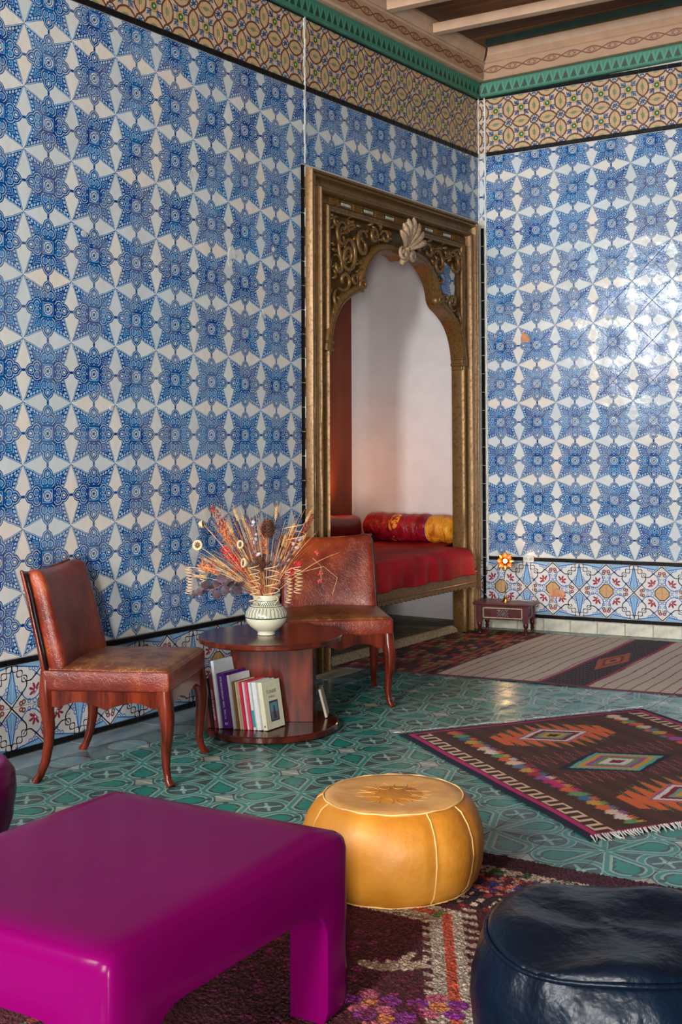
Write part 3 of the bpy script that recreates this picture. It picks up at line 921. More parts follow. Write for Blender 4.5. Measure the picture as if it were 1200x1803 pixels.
# inlays and carved clusters along the lintel and jambs
def cluster(m, x, z, L, horiz):
    for i in range(3):
        for j in range(5):
            u = (j-2)*L/5; v = (i-1)*.0145
            px, pz = (x+u, z+v) if horiz else (x+v, z+u)
            m.lathe([(0, -.002), (.007, 0), (.006, .006), (0, .009)], 6, c=(0, 0, 0)) if False else None
            r = .0085
            k = len(m.v); V = [(px-r, pz, .015), (px, pz-r, .015), (px+r, pz, .015), (px, pz+r, .015), (px, pz, .034)]
            m.add(V, [(0, 1, 4), (1, 2, 4), (2, 3, 4), (3, 0, 4)])
M['inlay'] = simple('pale_green_inlay', (.40, .42, .32), .25, 30, .3)
zb = TZ-.146
for k in range(7):
    x = CY-.72+k*.24
    cm = MB(); cluster(cm, x, zb, .10, True); cm.obj('carved_cluster', M['gilt'], fr)
    if k < 6:
        x2 = x+.12
        MB().box(x2-.048, x2+.048, zb-.009, zb+.009, .018, .025).obj('inlay_bar', M['inlay'], fr, bevel=.003)
        MB().box(x2-.058, x2+.058, zb+.014, zb+.018, .020, .026).box(x2-.058, x2+.058, zb-.018, zb-.014, .020, .026).obj('carved_fillet', M['gilt'], fr)
for sx in (-1, 1):
    xx = CY+sx*(OW-.145)
    for k in range(3):
        z = 2.56-k*.26
        cm = MB(); cluster(cm, xx, z, .07, False); cm.obj('carved_cluster', M['gilt'], fr)
        MB().box(xx-.005, xx+.005, z-.215, z-.045, .020, .030).obj('carved_fillet', M['gilt'], fr, bevel=.003)
    for k in range(14):
        MB().box(xx-.010, xx-.006, .06+k*.125, .06+k*.125+.118, .020, .029).box(xx+.006, xx+.010, .06+k*.125, .06+k*.125+.118, .020, .029).obj('carved_fillet', M['gilt'], fr) if k < 13 else None
# scroll carving
def spiral(cx, cz, r0, r1, a0, a1, w=.030, n=22, sq=1.0):
    P = []
    for i in range(n+1):
        f = i/n; a = a0+(a1-a0)*f; r = r0+(r1-r0)*f
        P.append((cx+r*cos(a), cz+r*sin(a)*sq, w+.012*sin(f*PI)))
    return P
def taper(n, r): return [r*(.55+.45*sin(PI*(i+.5)/(n+1))) for i in range(n+1)]
def inside(x, z):
    """is the point in the spandrel?  (x measured from the middle)"""
    if abs(x) > .775 or z > SPZ-.01: return False
    xx = -abs(x)
    for a, b in zip(HALF, HALF[1:]):
        if a[0] <= xx <= b[0]:
            t = (xx-a[0])/max(1e-6, b[0]-a[0]); return z > a[1]+(b[1]-a[1])*t+.055
    return z > 1.9
for sx in (-1, 1):
    m = MB()
    L = [(.60, 2.40, .105, .03, 2.2, 2.2+6.9, .013, 1.45), (.60, 2.36, .065, .02, 5.0, 5.0-6.5, .011, 1.3), (.45, 2.455, .075, .018, .6, .6+7.2, .012, 1.25), (.665, 2.475, .075, .02, 1.0, 1.0+5.5, .011, 1.2),
         (.32, 2.52, .055, .012, 0, 7.0, .011, 1.0), (.20, 2.535, .045, .01, 3.0, 3.0-7.0, .010, 1.0), (.645, 2.22, .065, .015, 4.0, 4.0+7, .012, .95), (.71, 2.30, .05, .01, 2, 2-6.5, .010, 1.3),
         (.715, 2.10, .04, .01, 1.5, 1.5+6.5, .010, 1.5), (.54, 2.245, .045, .012, .5, .5-6, .010, .9), (.72, 2.55, .035, .01, 1, 7.5, .009, 1), (.74, 2.02, .022, .006, 1, 7, .008, 1.6)]
    for (x, z, r0, r1, a0, a1, t, sq) in L:
        if sx == 1 and 2.24 < z < 2.46 and x > .55: continue      # the broken out piece on the right
        P = spiral(sx*x, z, r0, r1, a0 if sx < 0 else PI-a0, a1 if sx < 0 else PI-a1, .026, 22, sq)
        P = [(CY+p[0], p[1], p[2]+.004) for p in P if inside(p[0], p[1])]
        if len(P) > 4: m.tube(P, taper(len(P)-1, t*1.15), 7)
    rr = random.Random(5)
    for k in range(150 if sx < 0 else 120):
        x = rr.uniform(.10, .76); z = rr.uniform(2.0, 2.60)
        if not inside(x, z): continue
        if sx == 1 and 2.22 < z < 2.46 and x > .5: continue
        a = rr.uniform(0, 2*PI); l = rr.uniform(.03, .065)
        P = [(CY+sx*x+l*f*cos(a+f*1.2), z+l*f*sin(a+f*1.2), .0+.024*sin(f*PI)) for f in np.linspace(0, 1, 6)]
        m.tube(P, [.003, .010, .013, .012, .008, .002], 6)
    m.obj('scroll_carving', M['gilt'], fr, auto=85)
    # volute on the cusp of the arch
    m = MB(); P = spiral(sx*.462, 2.215, .040, .006, -1.2 if sx < 0 else PI+1.2, (-1.2-9) if sx < 0 else (PI+1.2+9), .040, 40)
    m.tube([(CY+p[0], p[1], p[2]) for p in P], taper(40, .011), 8)
    m.lathe([(0, 0), (.040, 0), (.042, .03), (.030, .045), (0, .048)], 20)
    k0 = len(m.v)-5*20
    m.v = [((v[0]+CY+sx*.462, v[1]+2.215, v[2]) if i >= k0 else v) for i, v in enumerate(m.v)]
    m.obj('volute', M['gilt'], fr, auto=60)
# shell keystone: lobes fanning out over two volutes
M['gilt_pale'] = simple('worn_pale_gilding', (.34, .23, .14), .5, 60, .35, .3)
m = MB()
for k in range(7):
    a = math.radians(28+k*19); l = .215-.012*abs(k-3); r = .021
    P = [(CY+.01+cos(a)*l*f, 2.475+sin(a)*l*f*.98, .045+.065*sin(f*1.9)) for f in np.linspace(.12, 1, 9)]
    m.tube(P, [.007, .010, .013, .016, .019, .021, .021, .017, .007], 8)
for sx in (-1, 1):
    P = spiral(sx*.052, 2.452, .040, .006, PI/2, PI/2+sx*-9, .070, 34); m.tube([(CY+p[0], p[1], p[2]) for p in P], taper(34, .014), 8)
m.tube([(CY, 2.40, .03), (CY, 2.44, .06), (CY, 2.50, .07)], [.02, .030, .02], 10)
m.obj('shell_keystone', M['gilt_pale'], fr, auto=60)

# ================================================================ day bed in the niche
g = Graph('red_ribbed_cloth'); p = g.obj(); x, y, z = g.xy(g.warp(p, 5, .02)); n = g.noise(p, 5, 4)
rib = ((z*160+x*110).fract()-.5).abs()
M['redcloth'] = g.out(g.mix(g.smooth(n, .3, .7), (.24, .002, .008), (.44, .006, .014)), .7, rib*.5+n*2, .45, .006, spec=.2)
M['redsilk_d'] = simple('dark_red_satin', (.20, .006, .010), .4, 6, .4, .4, .02)
g = Graph('bolster_silk'); p = g.obj(); x, y, z = g.xy(g.warp(p, 4, .07)); n = g.noise(g.map(p, scale=(2.2, 1, 1)), 9, 4, .6, .8)
red = g.mix(g.smooth(n, .35, .65), (.22, .003, .010), (.42, .010, .026)); org = g.mix(g.smooth(n, .3, .6), (.50, .10, .005), (.92, .38, .03))
col = g.mix(((x+.245).abs() < .045)*(n > .56), red, org); col = g.mix(x > .03, col, org); col = g.mix((x-.025).abs() < .008, col, (.14, .01, .14))
M['bolster'] = g.out(col, .35, n, .8, .03, sheen=0)
bed = empty('day_bed', (0, 0, 0)); tag(bed, 'low day bed filling the arched niche with a scalloped gilded front board', 'bed')
m = MB()
N = 30; y0, y1 = -1.85, -.31; top = .428
def by(i): return y0+(y1-y0)*i/(N*6)
pts = []
for i in range(N*6+1):
    f = (i % 6)/6; pts.append((by(i), .318+.012*(1-abs(2*f-1))**.6*-1+.010-.0*f))
poly = [(y1, top), (y0, top)]+pts
m.prism(poly, .100, .128, Matrix(((0, 0, 1, 0), (1, 0, 0, 0), (0, 1, 0, 0), (0, 0, 0, 1))))
m.obj('front_board', M['gilt'], bed)
MB().tube([(.128, y0, .418), (.128, y1, .418)], .009, 8).tube([(.128, y0, .352), (.128, y1, .352)], .005, 8).obj('board_moulding', M['gilt'], bed)
MB().box(-.96, -.02, -1.93, -.035, .36, .44).box(-.06, .100, y0, y1, .36, .42).obj('bed_base', M['mahogany'], bed)
for (x, y) in ((-.9, -1.8), (-.9, -.10)): MB().box(x-.03, x+.03, y-.03, y+.03, .035, .37).obj('leg', M['mahogany'], bed)
def rbox(hx, hy, hz, r, n=10, fn=None, c=(0, 0, 0)):
    m = MB()
    def lin(h, k):
        a = [-h, -h+r*.3, -h+r]+[-h+r+(2*h-2*r)*i/k for i in range(1, k)]+[h-r, h-r*.3, h]; return a
    X, Y, Z = lin(hx, n), lin(hy, n), lin(hz, max(2, n//3))
    def P(p):
        q = Vector((max(-hx+r, min(hx-r, p[0])), max(-hy+r, min(hy-r, p[1])), max(-hz+r, min(hz-r, p[2]))))
        d = Vector(p)-q; v = q+d.normalized()*r if d.length > 1e-9 else q
        v = Vector(fn(v.x, v.y, v.z)) if fn else v
        return (v.x+c[0], v.y+c[1], v.z+c[2])
    for (A, B, C, ax) in ((X, Y, (-hz, hz), 2), (Y, Z, (-hx, hx), 0), (Z, X, (-hy, hy), 1)):
        for c_ in C:
            na, nb = len(A), len(B); vs = []
            for b in B:
                for a in A:
                    p = [0, 0, 0]; p[ax] = c_; p[(ax+1) % 3] = a; p[(ax+2) % 3] = b; vs.append(P(p))
            m.add(vs, [(j*na+i, j*na+i+1, (j+1)*na+i+1, (j+1)*na+i) for j in range(nb-1) for i in range(na-1)])
    return m
rbox(.455, .94, .07, .04, 12, None, (-.48, -.985, .50)).obj('mattress', M['redsilk_d'], bed, smooth=True)
# the red spread: lies on the mattress, hangs over the front board
def spread(u, v):
    # u along x-profile, v along y
    if u < .62: x = -.93+(.07+.93)*(u/.62); z = .578+.004*sin(v*17+u*9)
    else:
        f = (u-.62)/.38; x = .07+.068*sin(min(1, f*2.2)*PI/2)+.010*f; z = .578-.016*min(1, f*3)-max(0, f-.22)*.20
    yr = -.40 if x > -.07 else (-.055 if x < -.16 else -.40+(.345)*((-.07-x)/.09))
    yl = -1.80 if x > -.07 else (-1.90 if x < -.16 else -1.80-.1*((-.07-x)/.09))
    y = yl+(yr-yl)*v
    w = max(0, (u-.62)/.38)
    x += .008*sin(v*31+2*sin(v*9))*w+.006*sin(v*60)*w; z += .005*sin(v*23)*w
    if u >= .62: y += .03*w*(v > .93)
    return (x, y, z)
o = MB().grid(spread, 60, 70).obj('red_bedspread', M['redcloth'], None, smooth=True); md = o.modifiers.new('s', 'SOLIDIFY'); md.thickness = .006; md.offset = 1
tag(o, 'bright red ribbed bedspread hanging over the front of the day bed', 'bedspread')
def bol(u, v):
    a = 2*PI*u; x = -.86+.78*v; r = .098*(min(1, v*14)**.5)*(min(1, (1-v)*14)**.5)
    r *= 1+.035*sin(v*24+3*sin(v*7)+a)+.02*sin(v*55+a*2)
    return (x-(-.29), r*cos(a), r*sin(a)*.99)
o = MB().grid(bol, 40, 60).obj('bolster', M['bolster'], None, smooth=True, loc=(-.29, -.165, .684)); tag(o, 'crimson and orange silk bolster lying against the white niche wall', 'bolster')
o = rbox(.115, .66, .095, .07, 12, lambda x, y, z: (x, y, z+.012*sin(y*9)), (0, 0, 0)).obj('back_cushion', M['redsilk_d'], None, smooth=True, loc=(-.87, -.98, .688)); tag(o, 'long dark red cushion along the warm shaded back wall of the niche, left of the bolster', 'cushion')
# warm lamp glow inside the niche (a wall lamp hidden behind the left jamb)
pl = bpy.data.lights.new('niche_bulb', 'POINT'); pl.energy = 2.2; pl.color = (1.0, .36, .05); pl.shadow_soft_size = .015
o = bpy.data.objects.new('niche_bulb', pl); COL.objects.link(o); o.location = (-.88, -.52, .97)

# ================================================================ chairs
M['fore_wood'] = M['mahogany']
def chair(label):
    t = empty('slipper_chair'); tag(t, label, 'chair')
    HWc = .262
    # seat
    def dome(x, y, z): return (x*(1-.02*(y < 0)), y, z+(.016*max(0, 1-(x/.25)**2)*max(0, 1-(y/.25)**2) if z > 0 else 0))
    o = rbox(HWc-.004, .244, .043, .018, 12, dome, (0, .0, .391)).obj('seat', M['leather_worn'], t, smooth=True)
    sd = rbox(HWc, .248, .039, .010, 8, None, (0, .0, .386)).obj('seat_side', M['leather'], t, smooth=True)
    # piping round the seat top
    P = []
    for k in range(65):
        a = 2*PI*k/64; c, s_ = cos(a), sin(a); e = .16
        P.append(((HWc-.003)*math.copysign(abs(c)**e, c), .0+.245*math.copysign(abs(s_)**e, s_), .417))
    MB().tube(P, .0034, 6, False).obj('piping', M['leather'], sd, smooth=True)
    # apron with a shaped lower edge
    def apr(L):
        pts = [(-L, .350), (L, .350)]
        for i in range(25):
            f = 1-2*i/24; x = L*f
            d = .020*(abs(f)**4)+.012*cos(f*PI*2.0)+.010*(1-min(1, abs(f)*7))
            pts.append((x, .292+.004-d*.9+.012*(abs(f) > .9)))
        return pts
    for ang, L, off in ((0, .232, .244), (PI, .232, .236), (PI/2, .222, .250), (-PI/2, .222, .250)):
        Mx = Matrix.Translation((0, .0, 0)) @ Matrix.Rotation(ang, 4, 'Z') @ Matrix(((1, 0, 0, 0), (0, 0, 1, 0), (0, 1, 0, 0), (0, 0, 0, 1)))
        MB().prism(apr(L), off-.024, off, Mx).obj('apron', M['mahogany'], t, bevel=.002)
    # cabriole legs
    for sx in (-1, 1):
        P = [(sx*.237, .222, .352), (sx*.238, .226, .300), (sx*.246, .236, .245), (sx*.246, .236, .19), (sx*.240, .230, .13), (sx*.236, .228, .07), (sx*.243, .238, .025), (sx*.256, .254, .0)]
        m = MB().tube(P, [.030, .033, .029, .024, .020, .016, .015, .018], 8); m.obj('leg', M['mahogany'], t, auto=50)
        P = [(sx*.241, -.238, .420), (sx*.241, -.236, .345), (sx*.240, -.234, .29), (sx*.238, -.226, .22), (sx*.237, -.226, .15), (sx*.238, -.238, .08), (sx*.243, -.258, .025), (sx*.248, -.276, .0)]
        m = MB().tube(P, [.020, .028, .029, .025, .021, .018, .015, .017], 8); m.obj('leg', M['mahogany'], t, auto=50)
    # back : concave in plan, leaning back, top edge dipping in the middle
    def bend(x, y, z):
        f = max(0.0, (z+.205)/.41)
        zz = z+(.020*(abs(x)/.235)**2.2*max(0, f) if z > 0 else 0)
        yy = y*(1-.25*max(0, f-.5)) - .105*f**1.15 - .030*(1-(x/.235)**2)*.9
        return (x*(1-.05*f*(f > 0)), yy, zz)
    rbox(.250, .042, .194, .034, 14, lambda x, y, z: bend(x, y+(.014*(1-(x/.23)**2)*(1-(z/.21)**2) if y > 0 else 0), z), (0, -.190, .588)).obj('backrest', M['leather'], t, smooth=True)
    rbox(.258, .009, .186, .008, 14, bend, (0, -.240, .590)).obj('back_frame', M['mahogany'], t, smooth=True)
    P = [tuple(Vector(bend(x, .0, z))+Vector((0, -.226, .600))) for x, z in [(-.254, -.205), (-.254, -.1), (-.254, .0), (-.254, .1), (-.254, .165)]]
    for s_ in (-1, 1):
        MB().tube([(p[0]*-s_, p[1], p[2]) for p in P], .006, 6).obj('welt', M['black'], t, smooth=True)
    return t
ca = chair('worn brown leather slipper chair nearest the camera, on the left before the blue wall')
ca.location = (.508, -3.962, 0); ca.rotation_euler = (0, 0, math.radians(26.2-90))
cb = copy_tree(ca); cb['label'] = 'cracked red leather slipper chair behind the round table, in front of the niche'
cb.location = (.470, -2.475, 0); cb.rotation_euler = (0, 0, math.radians(-48.5-90))

# ================================================================ round table with books
TC = (.603, -3.160); TT = .424
tb = empty('round_side_table', (TC[0], TC[1], 0), math.radians(31)); tag(tb, 'two tier round mahogany table holding the vase on top and books below', 'table')
def disc(z0, z1, r): return [(0, z0), (r-.006, z0), (r, z0+.006), (r, z1-.004), (r-.004, z1), (0, z1)]
MB().lathe(disc(TT-.026, TT, .322), 72).obj('table_top', M['mahogany_h'], tb, auto=35)
MB().lathe(disc(.004, .034, .300), 72).obj('lower_shelf', M['mahogany_h'], tb, auto=35)
MB().box(-.180, .190, -.012, .145, .033, TT-.025).obj('pedestal', M['mahogany'], tb, bevel=.003)
MB().box(-.16, .16, -.13, .13, 0, .006).obj('plinth', M['mahogany'], tb)

def mat_flat(name, col, rough=.5): return simple(name, col, rough, 40, .05, .05)
M['pages'] = simple('book_pages', (.62, .58, .48), .8, 80, .15, .3)
def text_mesh(s, size, mat, name='lettering', ext=.0002, space=1.0):
    c = bpy.data.curves.new(name, 'FONT'); c.body = s; c.size = size; c.extrude = ext; c.align_x = 'LEFT'; c.align_y = 'CENTER'; c.space_character = space
    c.resolution_u = 2
    o = bpy.data.objects.new(name, c); COL.objects.link(o)
    bpy.context.view_layer.update()
    me = bpy.data.meshes.new_from_object(o.evaluated_get(bpy.context.evaluated_depsgraph_get()))
    bpy.data.objects.remove(o); bpy.data.curves.remove(c)
    me.materials.clear(); me.materials.append(mat); return me
M['ink_w'] = mat_flat('white_ink', (.8, .8, .78)); M['ink_b'] = mat_flat('dark_ink', (.05, .05, .06)); M['ink_br'] = mat_flat('brown_ink', (.16, .10, .04))
BK = []
BD = math.radians(1)                      # direction of the book row
row = Vector((1, .36, 0)); back = Vector((-sin(BD), cos(BD), 0))
P0 = Vector((.446, -3.405, .0345))
tilt = math.radians(-9.5)
books = [  # thickness, height, depth, colour, label, (text, size, along-from-bottom, ink)
 (.016, .150, .120, (.16, .030, .020), 'short rust brown paperback at the left end of the book row', None),
 (.010, .215, .130, (.012, .010, .012), 'thin black book second from the left end of the row', None),
 (.016, .222, .130, (.22, .015, .040), 'dark crimson book with a white spine title, left of the tall white one', ('HISTOIRE DE LA TUNISIE', .0105, .035, 'ink_w')),
 (.017, .292, .150, (.74, .78, .82), 'tallest book, white spined with a grey cover, left of the purple one', None),
 (.042, .238, .150, (.085, .006, .21), 'thick purple book with a white title on its spine', ('Paul Sebag   TUNIS : HISTOIRE D\'UNE VILLE', .0125, .040, 'ink_w')),
 (.015, .232, .140, (.78, .77, .76), 'white book leaning directly against the purple one', None),
 (.012, .205, .130, (.27, .12, .03), 'slim ochre brown paperback right of the white books', None),
 (.009, .205, .130, (.72, .62, .42), 'slim cream paperback beside the ochre one', None),
 (.005, .203, .130, (.75, .55, .45), 'very thin pale peach booklet left of the scarlet spine', None),
 (.012, .205, .130, (.68, .02, .07), 'slim scarlet paperback, the left of the two red spines', None),
 (.009, .205, .130, (.78, .72, .74), 'slim pinkish white paperback between the two red spines', None),
 (.013, .208, .130, (.72, .06, .12), 'coral red paperback, the right of the two red spines', None),
 (.014, .205, .130, (.66, .74, .72), 'pale mint paperback with a turquoise band low on its spine', 'band'),
 (.024, .205, .130, (.76, .79, .78), 'wider white paperback between the mint one and the cream one', None),
 (.024, .205, .125, (.74, .72, .52), 'cream paperback at the right end showing its front cover with a dark picture', 'cover'),
]
x = 0.0
for i, (th, hh, dp, colr, lab, extra) in enumerate(books):
    base = P0+row*x*1.0
    b = empty('book'); tag(b, lab, 'book')
    # local axes: X = thickness (along row), Y = into the shelf, Z up ; then lean left
    R = Matrix.Translation(base) @ Matrix.Rotation(BD, 4, 'Z') @ Matrix.Rotation(tilt, 4, 'Y')
    b.matrix_world = R
    mc = simple('book_cover_%d' % i, colr, .4, 60, .06, .05)
    c = MB().box(0, .0012, 0, dp, 0, hh).box(th-.0012, th, 0, dp, 0, hh).box(0, th, 0, .0015, 0, hh)
    cov = c.obj('cover', mc, b)
    MB().box(.0012, th-.0012, .0015, dp-.003, .002, hh-.003).obj('pages', M['pages'], b)
    if isinstance(extra, tuple):
        me = text_mesh(extra[0], extra[1], M[extra[3]])
        w = max(v.co.x for v in me.vertices); avail = hh-extra[2]-.015
        o = link('spine_title', me, cov)
        o.matrix_local = Matrix.Translation((th/2, -.0003, extra[2])) @ Matrix.Rotation(PI/2, 4, 'X') @ Matrix.Rotation(PI/2, 4, 'Z') @ Matrix.Diagonal((min(1.15, avail/w), 1, 1, 1))
        if 'TUNIS :' in extra[0]:
            MB().box(th*.38, th*.52, -.0004, .0002, .016, .026).add([(th*.60, -.0005, .018), (th*.76, -.0005, .030), (th*.66, -.0005, .016)], [(0, 1, 2)]).obj('spine_emblem', M['ink_w'], cov)
    elif extra == 'band':
        MB().box(.0002, th-.0002, -.0004, .0003, .012, .085).obj('spine_band', mat_flat('turquoise_band', (.03, .30, .38)), cov)
    elif extra == 'cover':
        def on_cover(name, me_or, y, z, mat=None):
            o = link(name, me_or, cov, mat)
            o.matrix_local = Matrix.Translation((th+.0003, y, z)) @ Matrix.Rotation(PI/2, 4, 'Z') @ Matrix.Rotation(PI/2, 4, 'X')
            return o
        for s_, sz, y, z in (('ANNA GREKI', .0001, .0, .0),): pass
        on_cover('cover_title', text_mesh('TUNISIE', .021, M['ink_br'], space=.95), .022, hh-.048)
        on_cover('cover_subtitle', text_mesh('RURALE', .013, M['ink_br']), .035, hh-.070)
        on_cover('cover_author', text_mesh('. . . . . . .', .012, M['ink_br']), .030, hh-.020)
        on_cover('picture_frame', MB().box(0, .062, 0, .088, 0, .0003).mesh('picture_frame'), .032, .030, M['ink_b'])
        on_cover('picture', MB().box(.006, .056, .040, .080, .0003, .0006).mesh('picture'), .032, .030, mat_flat('blue_print', (.10, .26, .36)))
        on_cover('picture_lower', MB().box(.006, .056, .007, .040, .0003, .0006).mesh('picture_lower'), .032, .030, mat_flat('grey_print', (.14, .13, .15)))
        on_cover('picture_figure', MB().add([(.020, .010, .0009), (.044, .010, .0009), (.036, .045, .0009), (.036, .066, .0009), (.026, .066, .0009), (.024, .040, .0009)], [(0, 1, 2, 3, 4, 5)]).mesh('picture_figure'), .032, .030, M['ink_b'])
        MB().box(th*.3, th*.6, -.0004, .0002, .012, .020).obj('spine_mark', M['ink_br'], cov)
    x += th/cos(tilt)+.0016
    BK.append(b)
# one more book lying behind the pedestal on the shelf
b = empty('book'); tag(b, 'pale book standing behind the table pedestal, only its edge showing', 'book')
b.matrix_world = Matrix.Translation((.775, -2.985, .036)) @ Matrix.Rotation(math.radians(31), 4, 'Z') @ Matrix.Rotation(math.radians(-14), 4, 'Y')
MB().box(0, .0015, 0, .11, 0, .13).box(.010, .0115, 0, .11, 0, .13).box(0, .0115, 0, .0015, 0, .13).obj('cover', mat_flat('pale_cover', (.5, .42, .30)), b)
MB().box(.0015, .010, .0015, .107, .002, .127).obj('pages', M['pages'], b)

# ================================================================ small low table by the back wall, lamp
st = empty('inlaid_low_table', (.268, -.150, .008), math.radians(12)); tag(st, 'small dark red low table with inlaid drawer panel against the tiled wall', 'table')
M['oxblood'] = simple('oxblood_paint', (.085, .012, .016), .35, 20, .3, .2); M['bone'] = simple('bone_inlay', (.50, .42, .26), .5, 40, .2)
MB().box(-.200, .200, -.118, .118, .186, .202).obj('table_top', M['oxblood'], st, bevel=.003)
MB().box(-.160, .160, -.095, .095, .090, .186).obj('body', M['oxblood'], st)
for sx in (-1, 1):
    for sy in (-1, 1):
        x, y = sx*.158, sy*.093
        m = MB().box(x-.018, x+.018, y-.018, y+.018, .075, .186)
        m.lathe([(.012, .0), (.010, .012), (.015, .024), (.008, .034), (.017, .050), (.017, .064), (.013, .076)], 14, c=(x, y, 0)); m.obj('leg', M['oxblood'], st, auto=40)
def panel(m, x0, x1, z0, z1, fy):
    t = .006
    for (a, b, c, d) in ((x0, x1, z1-t, z1), (x0, x1, z0, z0+t), (x0, x0+t, z0, z1), (x1-t, x1, z0, z1)): m.box(*((a, b, fy-.004, fy) if True else ()), c, d)
m = MB(); panel(m, -.135, .135, .100, .170, -.094); m.obj('drawer_inlay', M['bone'], st)
m = MB()
for i in range(9):
    for j in range(5):
        if (i+j) % 2 == 0 or (i*j) % 3 == 1: m.box(-.036+i*.0085, -.030+i*.0085, -.0985, -.094, .112+j*.0095, .119+j*.0095)
m.obj('drawer_mosaic', simple('grey_mosaic', (.22, .20, .22), .5), st)
m = MB(); 
for (a, b, c, d) in ((-.075, .075, .164, .170), (-.075, .075, .100, .106), (-.075, -.069, .100, .170), (.069, .075, .100, .170)): m.box(.1595, .1640, a, b, c, d)
m.obj('side_inlay', M['bone'], st)
lp = empty('brass_flower_lamp', (.268, -.155, .210)); tag(lp, 'brass table lamp with a petalled glowing head on the low dark red table', 'lamp')
M['brass'] = simple('brass', (.55, .28, .08), .25, 30, .2, .1, metal=1.0); M['amber'] = simple('amber_glass', (.20, .055, .015), .12, 20, .4, .1, trans=.2)
M['silver'] = simple('dull_steel', (.45, .42, .38), .35, 20, .2, .1, metal=.8)
MB().lathe([(.030, .0), (.030, .004), (.018, .012), (.009, .028), (.006, .045), (0, .045)], 24).obj('base', M['brass'], lp, auto=40)
MB().tube([(0, 0, .04), (0, 0, .13), (0, 0, .235)], [.0045, .004, .004], 10).lathe([(.0045, .13), (.008, .134), (.0045, .138)], 12).obj('stem', M['silver'], lp, smooth=True)
hd_ = Matrix.Translation((0, -.004, .272)) @ Matrix.Rotation(math.radians(28), 4, 'Z') @ Matrix.Rotation(math.radians(80), 4, 'X')
for k in range(8):
    a = 2*PI*k/8; SC_ = 1.25
    pts = []
    for i in range(7):
        for j in range(5):
            u = i/6; v = (j/4-.5)*2; r = .012+.036*u; w = .0165*sin(PI*(.15+.8*u))*v
            z = -.018*(1-u)**2+.012*u*u-.004*v*v
            p = Vector((r*cos(a)-w*sin(a), r*sin(a)+w*cos(a), z))*SC_; pts.append(tuple(hd_ @ p))
    m = MB().add(pts, [(i*5+j, i*5+j+1, (i+1)*5+j+1, (i+1)*5+j) for i in range(6) for j in range(4)])
    o = m.obj('petal', M['amber'] if k % 3 else M['brass'], lp, smooth=True); md = o.modifiers.new('s', 'SOLIDIFY'); md.thickness = .0015
MB().lathe([(0, -.03), (.016, -.026), (.020, -.010), (.012, 0), (0, .002)], 18).obj('lamp_socket', M['brass'], lp, smooth=True).matrix_local = hd_
g = Graph('glowing_bulb'); M['bulb'] = g.out((1, .8, .5), .3, emit=(1.0, .62, .28), es=22)
MB().lathe([(0, 0), (.009, .002), (.0135, .010), (.012, .019), (.006, .025), (0, .026)], 18).obj('bulb', M['bulb'], lp, smooth=True).matrix_local = hd_
pl = bpy.data.lights.new('brass_lamp_bulb', 'POINT'); pl.energy = 1.5; pl.color = (1.0, .62, .30); pl.shadow_soft_size = .025
o = bpy.data.objects.new('brass_lamp_bulb', pl); COL.objects.link(o); o.location = (.268+.03, -.155-.055, .21+.285)
P = [(.290, -.115, .216), (.33, -.085, .218), (.38, -.095, .216), (.41, -.07, .214), (.43, -.04, .205), (.40, .0, .30), (.36, .03, .42), (.352, .037, .47)]
o = MB().tube(smoothc3(P) if 'smoothc3' in globals() else P, .003, 6).obj('lamp_cord', M['white_paint'], None, smooth=True); tag(o, 'white lamp cord looping from the low table up to the wall socket', 'cord')

# ================================================================ poufs
def yaw_ang(cx, cy): return math.atan2(-7.4187-cy, 3.9093-cx)
PY = (2.068, -4.475)
def pouf_y():
    t = empty('leather_pouf', (PY[0], PY[1], .006)); tag(t, 'mustard yellow leather pouf with cream piping on the edge of the red rug', 'pouf')
    th0 = yaw_ang(*PY)
    seams = [th0+math.radians(a) for a in (27, 59, 150, 182, 262, 294)]
    def near(a): 
        return min(abs((a-s_+PI) % (2*PI)-PI) for s_ in seams)
    rp = [(.0, 0), (.19, .0), (.222, .010), (.243, .035), (.255, .075), (.262, .125), (.258, .17), (.246, .205), (.226, .236), (.200, .252)]
    def f(a, z): return 1-.022*math.exp(-(near(a)/.07)**2)+.006*sin(3*a+z*20)+.004*sin(7*a-z*30)
    MB().lathe(rp, 120, f=f).obj('body', M['pouf_y'], t, smooth=True)
    tp = [(.203, .250), (.196, .2555), (.17, .257), (.12, .2545), (.06, .250), (0, .248)]
    MB().lathe(tp, 80, f=lambda a, z: 1+.004*sin(5*a)).obj('top_panel', M['pouf_yt'], t, smooth=True)
    ring = lambda r, z, n=96: [(r*cos(2*PI*k/n), r*sin(2*PI*k/n), z+.001*sin(k)) for k in range(n+1)]
    MB().tube(ring(.2015, .2535), .0026, 6, False).obj('piping', M['pipe_y'], t, smooth=True)
    MB().tube(ring(.2265, .012), .0028, 6, False).obj('piping', M['pipe_y'], t, smooth=True)
    for s_ in seams:
        P = []
        for (r0, z0), (r1, z1) in zip(rp[2:], rp[3:]):
            for k in range(4):
                q = k/4; r = r0+(r1-r0)*q; z = z0+(z1-z0)*q; P.append(((r*f(s_, z)+.001)*cos(s_), (r*f(s_, z)+.001)*sin(s_), z))
        P.append((rp[-1][0]*cos(s_), rp[-1][0]*sin(s_), rp[-1][1]))
        MB().tube(P, .0023, 6, False).obj('piping', M['pipe_y'], t, smooth=True)
    # embroidered motif on the top
    m = MB()
    for k in range(10):
        a = 2*PI*k/10
        m.tube([(.085*cos(a)+.035*cos(b_)*cos(a)-.02*sin(b_)*sin(a), .085*sin(a)+.035*cos(b_)*sin(a)+.02*sin(b_)*cos(a), .2535) for b_ in np.linspace(0, 2*PI, 13)], .0007, 4, False)
    m.obj('embroidery', simple('tan_thread', (.50, .24, .06), .7), t)
    return t
pouf_y()
PB = (2.998, -5.15)
